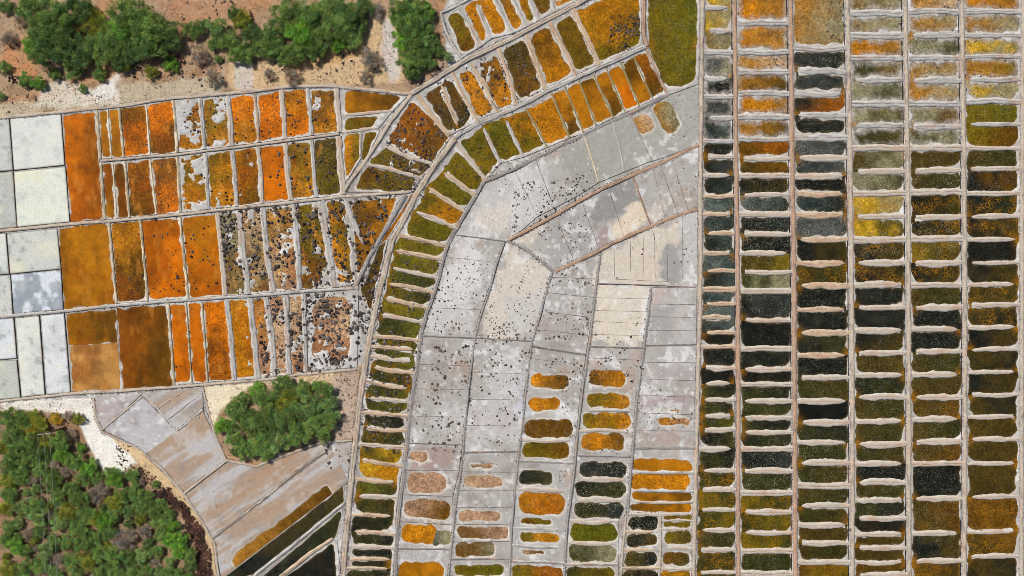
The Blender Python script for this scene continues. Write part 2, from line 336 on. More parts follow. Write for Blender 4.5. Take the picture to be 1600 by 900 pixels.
# ---------------------------------------------------------------- pans
PONDS = []      # extra pools: x0,y0,x1,y1,c1,c2,fx  (map coordinates)
FXV = {'n': (0, 0, .3), 's': (.55, 0, 1.0), 'S': (1.0, 0, 1.0), 'w': (.25, 1.0, .9), 'W': (1.0, .9, .8), 'm': (.12, .1, .95), 'c': (.04, 0, .3), 'd': (.25, 0, .3)}
n_pans = [0, 0]
REG_P = []
def pan(quad, spec, label, group, where, gaps=('', ''), mg=(5, 5, 4.5, 4.5), isl=0, base=MUD, streak=0, step=1.6, rad=7, rim=1.0, soft=0, name=None, cat='salt pan', top=0.0):
    """quad TL,TR,BR,BL in map px. spec: '' dry, or 'ABs' colour, colour, fx. gaps: side where brine runs past the top / bottom bank"""
    q = np.array(quad, float); W = (np.hypot(*(q[1]-q[0]))+np.hypot(*(q[2]-q[3])))/2; H = (np.hypot(*(q[3]-q[0]))+np.hypot(*(q[2]-q[1])))/2
    nu = max(4, int(W/step)); nv = max(4, int(H/step)); U, V = np.meshgrid(np.linspace(0, 1, nu+1), np.linspace(0, 1, nv+1))
    PX = (q[0, 0]*(1-U)+q[1, 0]*U)*(1-V)+(q[3, 0]*(1-U)+q[2, 0]*U)*V; PY = (q[0, 1]*(1-U)+q[1, 1]*U)*(1-V)+(q[3, 1]*(1-U)+q[2, 1]*U)*V
    a, b = U*W, V*H; sd = np.full(PX.shape, 99.0); wob = fbm(PX, PY, 15, 2, 2)*3.2+fbm(PX, PY, 5, 6, 3)*1.5
    def box(x0, y0, x1, y1, r, A=a, B=b, rr=None):
        cx, cy, hx, hy = (x0+x1)/2, (y0+y1)/2, (x1-x0)/2, (y1-y0)/2; r = min(r, hx, hy)
        if rr: tl, tr, br, bl = [min(v, hx, hy*1.6) for v in rr]; r = np.where(A < cx, np.where(B < cy, tl, bl), np.where(B < cy, tr, br))
        dx, dy = np.abs(A-cx)-hx+r, np.abs(B-cy)-hy+r
        return np.hypot(np.maximum(dx, 0), np.maximum(dy, 0))+np.minimum(np.maximum(dx, dy), 0)-r
    cell = np.zeros(PX.shape+(3,)); fxa = np.zeros(PX.shape+(3,)); tn = fbm(PX, PY, 20, 14, 3); hot = False
    if spec:
        c1, c2, f = spec[0], spec[1], spec[2] if len(spec) > 2 else 'm'
        gt, gb = gaps; cr = rng.uniform(7, 17); rr = (3 if 'L' in gt else 5, 3 if 'R' in gt else 5, 3 if 'R' in gb else cr, 3 if 'L' in gb else cr) if gaps != ('', '') and rad > 5 else None
        sd = box(mg[0+2], mg[0], W-mg[3], H-mg[1], rad, rr=rr)
        if soft: wob = wob*1.9-1.5
        for g, (y0, y1) in zip(gaps, ((-6, 11), (H-11, H+6))):
            if 'L' in g: sd = np.minimum(sd, box(mg[2]-.8, y0, mg[2]+7.0, y1, 2.5))
            if 'R' in g: sd = np.minimum(sd, box(W-mg[3]-7.0, y0, W-mg[3]+.8, y1, 2.5))
        cell[:] = mixc(np.broadcast_to(lin(PAL[c1]), cell.shape), lin(PAL[c2]), smooth(U+tn*.6, -.05, 1.05)*.9)
        fxa[:] = FXV[f]; hot = True
    ux, uy = (q[1]-q[0])/np.hypot(*(q[1]-q[0]))
    for (x0, y0, x1, y1, c1, c2, f) in PONDS:
        cx, cy = (x0+x1)/2, (y0+y1)/2
        if not (PX.min() < cx < PX.max() and PY.min() < cy < PY.max()): continue
        if poly_sd(np.array([cx]), np.array([cy]), quad)[0] > 0: continue
        A = (PX-cx)*ux+(PY-cy)*uy; B = -(PX-cx)*uy+(PY-cy)*ux; hx, hy = (x1-x0)/2, (y1-y0)/2-abs(uy)*(x1-x0)/2*.6
        s2 = box(-hx, -hy, hx, hy, hy*.8, A, B); m = s2 < sd
        cc = mixc(np.broadcast_to(lin(PAL[c1]), cell.shape), lin(PAL[c2]), smooth(A/hx/2+.5+tn*.5, -.1, 1.1))
        cell = np.where(m[..., None], cc, cell); fxa = np.where(m[..., None], np.array(FXV[f]), fxa); sd = np.minimum(sd, s2); hot = True
    sdn = sd+wob
    if isl: sdn = np.maximum(sdn, (fbm(PX, PY, 17, 44, 4)+.3*fbm(PX, PY, 5, 45, 3)-(.62-isl))*24)
    Z = np.interp(sdn, [-7, -2, 0, 2.5, 7], [-.30, -.16, -.10, -.045, top])+fbm(PX, PY, 8, 12)*.012
    REG_P.append((quad, where if where else label.split(',')[0])); cen = q.mean(0); wet = bool(hot and (sdn < 0).any())
    e = empty(name or ('brine_pan' if wet and spec else 'dry_pan'), P3(*cen)); tag(e, label, cat, group); n_pans[0 if spec else 1] += 1
    col = mud_color(PX, PY, base, streak)
    if hot:
        shore = np.exp(-(np.clip(sdn-1.2, -9, 99)/1.6)**2)*(.45+.55*smooth(fbm(PX, PY, 18, 71), -.3, .4))
        col = mixc(col, lin((232, 226, 212)), np.clip(shore*.68*rim, 0, 1)*(sdn < 20))
        col = mixc(col, lin((140, 116, 84)), smooth(-sdn, -1.2, 1.5)*.8)
    x, y, _ = P3(PX, PY); Vb = np.stack([x, y, Z], -1).reshape(-1, 3)
    mesh_np('bed', Vb, grid_faces(nv+1, nu+1), M_BED if name != 'salt_pan' else M_SALT, e, col.reshape(-1, 3), loc=tuple(e.location))
    if wet:
        m = sdn < 2.2; mf = m[:-1, :-1] | m[1:, :-1] | m[1:, 1:] | m[:-1, 1:]
        big = fbm(PX, PY, 24, 51, 3); cell = cell*(1+.3*big[..., None]+.32*fbm(PX, PY, 9, 57, 3)[..., None])
        if cen[0] < 540 and cen[1] < 620 and spec: cell = mixc(cell, lin((150, 72, 6)), smooth(fbm(PX, PY, 42, 121, 4), -.05, .5)*.5); cell = mixc(cell, lin((212, 140, 50)), smooth(fbm(PX*2.2, PY*.7, 20, 123, 5), .18, .55)*.38); cell = cell*(1-.3*smooth(fbm(PX, PY*.6, 30, 127, 3), 0, .5)[..., None])
        edge = smooth(sdn, -3.2, .2); cell = mixc(cell, lin((150, 124, 80)), edge*.22)
        if soft: cell = mixc(cell, lin((158, 150, 140)), smooth(sdn+fbm(PX, PY, 6, 88, 3)*4, -9, 1)*.75)
        if spec and gaps != ('', ''):       # amber bloom where the brine runs past a bank
            for g, vy in zip(gaps, (0, H)):
                for sgn, gx in (('L', mg[2]), ('R', W-mg[3])):
                    if sgn in g: cell = mixc(cell, lin((150, 100, 14)), .75*np.exp(-(((a-gx)/7)**2+((b-vy)/9)**2))*(_hash(cen, sgn) > .45))
        Vw = np.stack([x, y, np.full(x.shape, -.10)], -1).reshape(-1, 3)
        V2, F2, (c2_, f2_) = compact(Vw, grid_faces(nv+1, nu+1, mf), cell.reshape(-1, 3), fxa.reshape(-1, 3))
        mesh_np('brine', V2, F2, M_BRINE, e, c2_, f2_, loc=tuple(e.location))
    return e
def _hash(c, s): return (math.sin(c[0]*12.9+c[1]*78.2+ord(s[0]))*43758.5) % 1.0
def col_words(spec): return words_of(spec[0], spec[1])
def strip(L, Rr, specs, where, group, order='top', styles=None, sub=None, dry_word='grey', **kw):
    """L, Rr: end points of the dividers along both rails; each with a type. specs between them."""
    n = len(specs)
    for i in range(n):
        (l0, r0, t0), (l1, r1, t1) = (L[i], Rr[i], styles[i]), (L[i+1], Rr[i+1], styles[i+1])
        sp = specs[i]; k = dict(kw)
        if isinstance(sp, tuple): k.update(sp[1]); sp = sp[0]
        g = tuple({'l': 'R', 'r': 'L', 'o': 'LR'}.get(x[0][0], '') for x in (t0, t1))
        dw = k.pop('word', dry_word)
        lab = k.pop('label', None) or ((f'{col_words(sp)} brine pan' if sp else f'{dw} dry pan')+f', {ordw(i+1)} from the {order} in {where}')
        e = pan((l0, r0, r1, l1), sp, lab, group, f'{ordw(i+1)} pan of {where}', gaps=g, **k)
        divider(e, l0, r0, t0)
        if i == n-1: divider(e, l1, r1, t1)
def divider(e, p, q, t):
    ty = t[0]; wd = t[1] if len(t) > 1 else 9; st = t[2] if len(t) > 2 else None; crack = 0
    if ty == 'n': return
    p, q = np.array(p, float), np.array(q, float); L = np.hypot(*(q-p)); u = (q-p)/L
    if ty == 'k': loft('kerb', [p+u*2, q-u*2], wd if len(t) > 1 else 1.5, .05, st or 'kerb', e, jit=.3, step=3); return
    if ty == 't': loft('thin_wall', [p+u*1, q-u*1], wd, .07, st or 'cream', e, jit=.2, step=3); return
    if ty == 'W': loft('dividing_wall', [p, q], wd, .13, st or 'wall', e, jit=.14, crack=.6); return
    a, b = p, q; fr = [0, 0]; gp = 7.6+rng.uniform(-1, 1.5)
    if ty in 'ro': a = p+u*gp; fr[0] = 1
    if ty in 'lo': b = q-u*gp; fr[1] = 1
    if ty == 'f': crack = .9
    loft('mud_bank', [a-u*0, a*.5+b*.5+np.array([-u[1], u[0]])*rng.normal(0, 1.3), b], wd, .12, st or 'bank', e, free=fr, crack=crack*.8 or .35)
def at_y(rail, y):
    r = sorted(rail, key=lambda p: p[1]); return (float(np.interp(y, [p[1] for p in r], [p[0] for p in r])), y)
def at_x(rail, x):
    r = sorted(rail); return (x, float(np.interp(x, [p[0] for p in r], [p[1] for p in r])))
# ---------------------------------------------------------------- ground (one sheet to the horizon)
WORKS = [[(96,176),(190,166),(270,153),(345,147),(450,135),(520,134),(575,140),(642,147),(700,105),(688,22),(735,-60),(1760,-60),(1760,960),(1700,960),(340,960),(335,850),(287,772),(220,702),(160,675),(147,622),(0,628),(-60,632),(-60,190),(0,184)]]
HOLES = [[(316,604),(400,597),(470,587),(557,578),(570,560),(552,690),(515,692),(430,716),(400,728),(355,721),(334,676)]]
def ground():
    st = 3.0; X, Y = np.meshgrid(np.arange(-90, 1690.1, st), np.arange(-90, 990.1, st))
    d = poly_sd(X, Y, WORKS[0]); h = poly_sd(X, Y, HOLES[0]); d = np.maximum(d, -h)      # <0 inside the salt works
    d[:, X[0] > 1600] = -9; d[(Y > 905) & (X > 340)] = -9; d[(Y < -5) & (X > 690)] = -9
    Z = np.interp(d, [-3, 1.5], [-.13, -.02])+np.where(d > 0, fbm(X, Y, 30, 3)*.12+fbm(X, Y, 8, 4)*.05, 0)
    c = np.broadcast_to(lin((178, 150, 120)), X.shape+(3,)).copy()
    n1 = fbm(X, Y, 40, 13, 4); n2 = fbm(X, Y, 12, 15, 3); n3 = fbm(X, Y, 7, 19, 2)
    c = mixc(c, lin((196, 142, 96)), smooth(n1, 0, .5)*.7); c = mixc(c, lin((138, 112, 88)), smooth(n2, .1, .5)*.6); c = mixc(c, lin((110, 78, 58)), smooth(n3, .25, .6)*.5)
    for pl, cc, sf, sg in [
        ([(0,165),(350,112),(350,146),(100,172),(0,184)], (196, 184, 158), 10, .8),
        ([(60,150),(90,120),(110,130),(150,140),(185,120),(185,160),(100,168),(50,168)], (226, 216, 200), 10, .7),
        ([(145,140),(185,118),(180,150),(150,162)], (232, 226, 216), 6, .9),
        ([(10,60),(30,90),(60,110),(60,120),(20,120),(0,90)], (202, 140, 92), 8, .8),
        ([(355,95),(400,100),(560,65),(576,28),(605,20),(630,60),(630,130),(450,132),(400,140),(355,140)], (212, 182, 140), 6, .9),
        ([(450,90),(560,65),(570,80),(520,100),(450,110)], (214, 165, 105), 8, .7),
        ([(600,30),(612,30),(628,110),(612,130),(595,85)], (208, 202, 196), 7, .8),
        ([(365,92),(395,95),(395,140),(368,138)], (206, 198, 188), 6, .8),
        ([(245,0),(400,0),(400,30),(270,40)], (186, 140, 104), 8, .7),
        ([(0,628),(147,618),(150,650),(120,652),(60,640),(0,642)], (232, 226, 216), 4, .95),
        ([(118,648),(150,630),(165,672),(220,705),(222,715),(180,745),(160,735),(140,700)], (240, 236, 226), 4, 1),
        ([(165,672),(222,702),(290,775),(335,850),(344,900),(336,900),(325,850),(280,785),(215,722),(180,690)], (216, 186, 142), 3, .95),
        ([(318,604),(405,597),(380,612),(345,640),(333,672)], (236, 222, 192), 5, .95),
        ([(400,597),(530,583),(530,600),(420,604)], (216, 190, 154), 4, .9),
        ([(520,590),(560,578),(555,692),(520,692)], (194, 172, 154), 5, .8),
        ([(0,642),(120,652),(150,735),(220,740),(335,900),(0,900)], (132, 106, 80), 6, .65)]:
        dd = poly_sd(X, Y, pl)+n2*sf*.8; c = mixc(c, lin(cc), smooth(-dd, -sf*.4, sf*.4)*sg)
    inside = d < 0; c[inside] = mud_color(X, Y)[inside]
    nr, nc = X.shape
    # outer ring to the horizon
    x, y, _ = P3(X, Y); V = np.stack([x, y, Z], -1).reshape(-1, 3); F = grid_faces(nr, nc)
    idx = np.arange(nr*nc).reshape(nr, nc); ringi = np.r_[idx[0, :-1], idx[:-1, -1], idx[-1, :0:-1], idx[:0:-1, 0]]
    base = len(V); ctr = V.mean(0); extraV = []; 
    rv = V[ringi]; cols = [c.reshape(-1, 3)]; Fs = [F]; prev = ringi
    for sc_, zz in ((1.3, -.2), (3, -.2), (12, -.2), (45, -.2)):
        v = rv.copy(); v[:, :2] *= sc_; v[:, 2] = zz; new = base+np.arange(len(v)); base += len(v); extraV.append(v); cols.append(c.reshape(-1, 3)[ringi]*.35+lin((165, 140, 112))*.65)
        k = len(prev); Fs.append(np.stack([prev, np.roll(prev, -1), np.roll(new, -1), new], -1)); prev = new
    V = np.concatenate([V]+extraV); F = np.concatenate(Fs)
    a_ = V[F[:, 1]]-V[F[:, 0]]; b_ = V[F[:, 2]]-V[F[:, 0]]; nz = a_[:, 0]*b_[:, 1]-a_[:, 1]*b_[:, 0]; F[nz < 0] = F[nz < 0][:, ::-1]
    tag(mesh_np('ground', V, F, M_SOIL, None, np.concatenate(cols)), kind='structure')
ground()
# ================================================================= RIGHT COMB COLUMNS
RAIL = [[(1098,-30),(1095,225),(1094,450),(1089,675),(1083,930)], [(1148,-30),(1150,225),(1153.5,450),(1153.5,930)], [(1235,-30),(1237.5,225),(1241,450),(1243,930)],
        [(1324,-30),(1328,225),(1331,450),(1332,675),(1332,930)], [(1414,-30),(1418,225),(1420,450),(1421,930)], [(1502.5,-30),(1506,225),(1508,450),(1508,675),(1507,930)],
        [(1600,-30),(1597.5,225),(1597,450),(1596,930)]]
CW = ['the leftmost comb column', 'the second comb column', 'the third comb column', 'the fourth comb column', 'the fifth comb column', 'the rightmost comb column']
wl = ['buff wall between the grey fields and the leftmost comb column', 'narrow pinkish wall right of the leftmost comb column', 'stony brown wall between the second and third comb columns',
      'tan wall between the third and fourth comb columns', 'tan wall between the fourth and fifth comb columns', 'brown topped wall left of the rightmost comb column', 'stony wall along the right edge of the photo']
for i, (r, l) in enumerate(zip(RAIL, wl)): stone_wall(r, (10, 9, 10.5, 10.5, 10.5, 10, 10)[i], l, 'pink' if i in (1, 2) else 'wall', crack=0, stones=(.75, .6, .85, .55, .6, .65, .8)[i], sides=((-1, 1), (1,), (-1, 1), (1,), (1,), (1,-1), (-1, 1))[i], ssz=.9, joint=(0, 1, 1, 1, 1, 1, 0)[i])
def column(i, ys, specs, xo=(3.5, -3.5)):
    tt = ys.split(); Y = [float(t[:-1]) for t in tt]; st = [t[-1] for t in tt]; sp = specs.split(); assert len(sp) == len(Y)-1, (i, len(sp), len(Y))
    L = [(at_y(RAIL[i], y)[0]+xo[0], y) for y in Y]; Rr = [(at_y(RAIL[i+1], y)[0]+xo[1], y+(-1 if i > 2 and y > 240 else 0)) for y in Y]
    out = []
    for k, s in enumerate(sp):
        ym = (Y[k]+Y[k+1])/2; m = 7 if ym < 225 else (5.3 if ym < 360 else 3.8)
        if i == 0: m = 4.8 if ym < 360 else 3.8
        if i == 5 and ym > 160: m = 3.3
        m = m-(1.1 if ym > 225 else .6); v_ = rng.uniform(-.9, 1.1, 4); out.append((s, dict(mg=(m+v_[0], m+v_[1], 2.0+max(0, v_[2]), (3.2 if i > 1 else 2.4)+v_[3]), rad=9 if ym > 360 else 6, soft=int(ym < 225 and (i in (1, 3, 4, 5) or ym > 82) and not (i == 2 and ym > 74) and not (i == 5 and ym > 160)))))
    styles = []
    for k, t in enumerate(st):
        y = Y[k]; wd = {0: 8.8, 1: 9.8}.get(i, (11.2 if y < 760 else 9.8) if i < 5 else 8.8)
        styles.append((t, wd+rng.uniform(-1.6, 1.2), 'grey' if y < 225 else ('tanbank' if (i in (0, 2) and 280 < y < 560) else 'bank')))
    strip(L, Rr, out, CW[i], 'brine pans in the comb columns', styles=styles, rim=.6)
column(0, "-20f 12l 47r 82f 122l 151f 184r 220f 245r 274l 306f 335l 365r 396l 424r 452f 475r 497l 520r 542f 575r 600o 625r 650o 671r 701l 736r 765r 797r 829r 859r 895r 930f",
 "YPS YPS qPs SPS KKs SKs KTs KKs Kks Kts TtS tkS KtS TtS KtS tTS TTS KTs KKd KKs KKm GKs GKs GMs KGs GKs GGw OGw GOw BGs BGw GBw")
column(1, "-20f 36f 81f 112f 147f 182f 217f 247r 275f 305r 335f 366r 396l 425r 455f 501r 546f 577r 601f 627r 652r 676r 702f 737r 770f 800r 832r 861f 896f 930f",
 "AQs AQS QDm QBm AQm QBm ZNm BZm KBs TKS KkS KKS BOs GPS KkS KKd KKs KKm GKs GGs GKs KGs KkS GGS OGw GOw OGw GGs BGw")
column(2, "-20f 74f 112r 146l 180r 215f 247r 275l 302l 335l 374r 411l 446r 484l 520r 555l 590r 627l 660r 692l 724r 759f 791r 820l 849r 879f 930f",
 "QPS kKS kkS KNs KKS SkS kSS KKs tKs SSS KBd BGw KKs KKs KGs KKs GBs KKc GKs GGS GBs BGs GBm BBm BGm ZOw")
column(3, "-20f 21f 55f 91f 125r 162f 197r 232f 269r 302f 339r 375f 411r 446l 481r 517l 552r 587l 622r 659l 694r 726l 755r 782l 810r 835l 857r 879l 898r 930f",
 "qPs qPS AQs GqS PGS PBs GBS BPS PGS YPW YGS KBW KBw KKs KKs KBs BBs KGs BGs BGs GBs KKs BGs GKs KKm BBm BBm ZBm ZOw")
column(4, "-20f 19f 55r 91f 126r 162f 197r 231f 267r 301f 340r 374f 411r 446f 481r 515l 550r 586l 621r 656l 691r 725f 780r 834l 877r 930f",
 "QDs QPs PGs QPs QPs PZs GPS BBs BGS KBw KBW OBW KBw BGs KKs KKs BGs BBs BZs BGs BZs KKs BZs KBs ZBw")
column(5, "-20f 19f 55f 89f 124r 159f 194r 231f 264r 302f 339r 375l 411r 445l 477r 512l 547r 582l 617r 652l 687r 725l 777r 831l 870r 930f",
 "AQs QPs YPs QOs YPs OMs OZm BGs KZs KGw KBw KKm KBm BBw BKw KBm BKm KBm BKm BBm BBm BBm ZZw BZw BKm")
PONDS_PALE = None
# dark green settling pond and the double wall beside it
stone_wall([(1006,-30),(1006,55),(1011,72)], 8, 'brown double wall left of the dark green settling pond', 'pink', stones=.9, crack=.9)
pan([(1010,-30),(1094,-30),(1093,70),(1010,70)], 'OMs', 'upper half of the dark green settling pond with pale specks', 'settling pond', '', gaps=('LR', 'LR'), mg=(-9, -9, 4, 4), rad=1)
pan([(1010,70),(1093,70),(1091,131),(1042,149)], 'OMs', 'tapering lower end of the dark green settling pond', 'settling pond', '', gaps=('LR', ''), mg=(-9, 8, 3, 4), rad=8)
# ================================================================= ARC OF COMB PANS
AO = [(533,930),(541,840),(548,760),(557,675),(566,600),(577,530),(594,452),(612,378),(650,305),(676,262),(710,217)]
AI = [(616,930),(620,855),(623,800),(630,750),(636,690),(643,625),(651,575),(658,525),(666,490),(682,447),(700,378),(726,334),(757,283),(800,266)]
stone_wall(AO, 13, 'long pale stone path wall curving up the outer side of the comb arc', 'wall', stones=1.0, crack=.7, h=.14, ssz=1.15)
stone_wall(AI, 9, 'grey stone kerb wall curving along the inner side of the comb arc', 'slate', stones=.9, crack=.4)
AL = [((533,925),(614,925),'f'),((571,888),(612,889),'l'),((547,874),(616,874),'l'),((545,854),(617,856),'f'),((545,830),(618,836),'r'),((549,804),(618,807),'l'),((552,775),(622,778),'r'),((554,747),(624,755),'l'),
 ((557,718),(629,729),'r'),((559,694),(633,700),'f'),((563,669),(636,673),'r'),((564,644),(638,650),'f'),((567,621),(641,628),'r'),((571,595),(645,608),'l'),((575,573),(649,583),'r'),((578,556),(651,566),'l'),
 ((580,541),(653,547),'l'),((583,525),(657,532),'f'),((588,490),(663,504),'r'),((594,464),(671,482),'r'),((600,442),(679,457),'r'),((605,417),(686,434),'r'),((611,390),(694,406),'r'),((620,366),(701,385),'f'),
 ((643,328),(716,357),'r'),((663,289),(728,332),'r'),((688,265),(745,308),'r'),((713,226),(758,282),'f')]
AL[1] = ((541,888),(614,889),'l')
AS = "GKs KGs KKs GKs KGm GBs MGs YAw GYw GGw GKs GMs GMs GGw GMw GMs MGw GMs OMs OGs MGs MOs OMs OMm OAm OMm OOm"
strip([a[0] for a in AL][::-1], [a[1] for a in AL][::-1], [(s, dict(mg=(3.2, 3.2, 5, 5), rad=7)) for s in AS.split()][::-1], 'the comb arc', 'brine pans in the comb arc',
      styles=[(a[2], 7 if a[0][1] < 880 else 5, 'tanbank' if k % 3 else 'bank') for k, a in enumerate(AL)][::-1], step=1.6)
UO = [(710,214),(752,190),(800,171),(855,142),(900,121),(960,95),(1008,72)]; UI = [(757,283),(780,274),(800,266),(887,223),(932,200),(985,177),(1044,148)]
stone_wall(UO, 10, 'pale grey stone wall above the upper row of orange comb pans', 'grey', stones=.9, crack=.5)
stone_wall(UI, 8, 'thin grey wall below the upper row of orange comb pans', 'slate', stones=.8, crack=.4)
UL = [((716,220),(760,280),'n'),((752,192),(782,255),'l',7),((787,180),(818,245),'l',6),((821,168),(855,230),'t',4),((861,144),(890,215),'t',4),((882,134),(912,208),'t',3),((904,125),(932,197),'t',3),((927,115),(959,185),'t',3),((947,105),(977,176),'t',3),((969,96),(1000,168),'t',3),((989,86),(1020,155),'t',2.5),((1008,78),(1042,146),'n')]
strip([a[1] for a in UL], [a[0] for a in UL], [(s, dict(mg=(1.5, 1.5, 5, 5), rad=3)) for s in "OMw OMm OAm AAm ZAm AAc AZc ZAc RAc AZc ZNm".split()], 'the curved orange row', 'orange pans in the upper comb row', order='left',
      styles=[(a[2], a[3] if len(a) > 3 else 5, 'grey' if a[2] == 'l' else 'olive') for a in UL])
stone_wall([(1010,74),(1025,110),(1043,148)], 6, 'thin brown wall slanting down beside the last orange comb pan', 'pink', stones=.8)
# upper ring row
RO = [(642,146),(680,124),(725,95),(800,60),(850,33),(910,2),(970,-30)]
stone_wall(RO, 11, 'pale stone track wall running up to the right from the fork beside the trees', 'wall', stones=1.0, crack=.9, h=.13, ssz=1.1)
RL = [((652,148),(702,212),'g',8),((687,126),(718,203),'o',7),((707,113),(746,190),'g',7),((737,100),(778,176),'g',7),((779,75),(808,164),'g',7),((822,54),(853,140),'g',9),((858,34),(900,118),'g',8),((895,14),(937,103),'g',9),((1000,-30),(1003,72),'n')]
strip([a[1] for a in RL], [a[0] for a in RL], [('BZs', dict(isl=.05)), ('BZs', {}), ('AAs', {}), ('AZs', dict(isl=.16)), ('ZBs', {}), ('AZm', {}), ('OZm', {}), ('OAm', dict(mg=(3, 3, 6, 5)))], 'the track wall row', 'pans below the track wall', order='left',
      styles=[(a[2], a[3] if len(a) > 3 else 7, 'tanbank') for a in RL], mg=(5, 5, 6, 6), rad=8)
# top ring
stone_wall([(688,18),(696,48),(708,72),(722,92)], 6, 'narrow white wall bordering the top comb pans beside the trees', 'grey', stones=.9)
stone_wall([(690,20),(716,8),(745,-8),(780,-30)], 6, 'short slanting grey wall at the top edge above the comb pans', 'grey', stones=.8)
TL_ = [((692,24),(722,90),'n'),((717,10),(752,72),'g',8),((742,-2),(768,60),'l',7),((771,-12),(800,52),'g',6),((796,-18),(822,42),'g',6),((820,-22),(842,32),'g',8),((852,-28),(868,18),'g',8),((880,-40),(925,-8),'n')]
strip([a[1] for a in TL_], [a[0] for a in TL_], [(s, dict(isl=j)) for s, j in (('ZOm', 0), ('AAm', 0), ('AAm', 0), ('AZs', .0), ('OAm', 0), ('ZOs', .05), ('ANs', .1))], 'the top comb row', 'top edge comb pans', order='left',
      styles=[(a[2], a[3] if len(a) > 3 else 7, 'grey') for a in TL_], mg=(5, 5, 6, 5), rad=8)
# ================================================================= LEFT ROWS
T1 = [(-60,190),(0,184),(95,175),(190,165),(270,153),(345,147),(400,142),(450,135),(520,134),(575,140),(640,147)]
R12 = [(159,251),(280,241),(400,226),(530,209)]; R23 = [(-60,367),(0,361),(107,350),(175,345),(280,335),(400,322),(535,307),(640,300)]
R34 = [(-60,501),(0,495),(100,486),(180,477),(260,471),(350,465),(400,462),(475,455),(560,450)]; R45 = [(-60,633),(0,627),(112,615),(200,610),(270,605),(362,597),(400,595),(470,585),(557,577)]
stone_wall(T1, 8, 'cream topped wall along the upper edge of the orange and white pans', 'wall', stones=.8, crack=.3, sides=(1,))
stone_wall(R12, 6, 'thin cream wall between the two upper rows of orange pans', 'wall', stones=.35)
stone_wall(R23, 7.5, 'cream wall between the second and third rows of orange pans', 'wall', stones=.5)
stone_wall(R34, 7, 'grey cream wall between the third and bottom rows of orange pans', 'grey', stones=.5)
stone_wall(R45, 7, 'pale wall along the lower edge of the bottom orange pans', 'wall', stones=.4)
def row(top, bot, dv, specs, where, **kw):
    L = [at_x(bot, d[1]) for d in dv]; Rr = [at_x(top, d[0]) for d in dv]
    L = [(x, y-3) for x, y in L]; Rr = [(x, y+3.5) for x, y in Rr]
    strip(L, Rr, specs, where, 'orange pans in the left rows', order='left', styles=[(d[2], d[3] if len(d) > 3 else 5, d[4] if len(d) > 4 else None) for d in dv], rad=4, **kw)
m1 = dict(mg=(2.5, 2.5, 2, 2)); m2 = dict(mg=(3.5, 3.5, 3, 3))
row(T1, R12, [(151,157,'W',4.5,'cream'),(168,174,'t',2.2),(186,193,'W',4.5,'cream'),(228,234,'t',3),(271,277,'W',5,'cream'),(313,320,'g',7,'grey'),(355,361,'g',9,'grey'),(398,404,'g',5,'tanbank'),(439,445,'g',9,'bank'),(481,487,'g',7,'grey'),(525,531,'g',9,'bank')],
    [('AAc', m1), ('AAc', m1), ('RZm', m1), ('ZRm', m1), ('AZs', dict(isl=.62, **m2)), ('AOs', dict(isl=.42, **m2)), ('ARm', m2), ('RRm', m2), ('RAm', m2), ('AZs', dict(isl=.15, **m2))], 'the top orange row')
row(R12, R23, [(157,164,'W',4.5,'cream'),(176,182,'t',2.2),(195,202,'W',4.5,'cream'),(234,244,'t',2.8),(277,282,'W',5,'cream'),(322,326,'g',6,'grey'),(363,370,'g',8,'grey'),(402,409,'g',7,'bank'),(446,454,'g',9,'bank'),(487,494,'g',7,'grey'),(529,536,'g',11,'bank')],
    [('ANc', m1), ('NZc', m1), ('ZNm', m1), ('RZs', m1), ('AOm', dict(isl=.6, **m2)), ('AOm', dict(isl=.22, **m2)), ('ZAm', dict(isl=.1, **m2)), ('RRc', m2), ('AOs', m2), ('OBs', m2)], 'the second orange row')
row(R23, R34, [(170,182,'W',4.5,'cream'),(219,231,'W',4.5,'cream'),(281,294,'W',4.5,'cream'),(340,352,'g',9,'bank'),(372,388,'g',11,'grey'),(410,426,'g',11,'grey'),(458,468,'g',9,'grey'),(500,521,'g',13,'grey')],
    [('ZAm', m1), ('RRc', m1), ('RAc', m1), ('qPs', dict(isl=.42, **m2)), ('qDs', dict(isl=.4, **m2)), ('DQs', dict(isl=.36, **m2)), ('ZOs', dict(isl=.42, **m2))], 'the third orange row')
row(R34, R45, [(263,272,'W',4.5,'cream'),(291,300,'t',2.5,'olive'),(316,325,'t',2.5,'olive'),(354,366,'g',9,'grey'),(390,403,'g',11,'grey'),(415,428,'g',10,'grey'),(447,452,'g',10,'grey'),(474,478,'g',8,'grey')],
    [('RRc', m1), ('RRc', m1), ('NRm', m1), ('AAm', dict(isl=.12, **m2)), ('EAs', dict(isl=.2, **m2)), ('DEs', dict(isl=.3, **m2)), ('EDs', dict(isl=.3, **m2))], 'the bottom orange row')
GB = 'large orange pans beside the white ones'; o1 = dict(mg=(1.5, 1.5, 1.5, 1.5), rad=2, step=2.4, rim=.4)
pan([(96,178),(149,172),(161,342),(109,347)], 'RNc', 'tall plain orange pan beside the upper white salt pans', GB, '', **o1)
pan([(89,355),(168,348),(180,476),(100,484)], 'AAc', 'wide amber pan left of the third orange row', GB, '', **o1)
pan([(102,489),(181,482),(184,535),(107,541)], 'AZc', 'small amber pan above the pale tan one', GB, '', **o1)
pan([(107,541),(184,535),(190,609),(112,614)], 'HHc', 'pale tan amber pan in the lower corner of the orange blocks', GB, '', **o1)
pan([(181,481),(261,474),(270,604),(190,609)], 'NZc', 'large dark brown amber pan in the bottom row', GB, '', **o1)
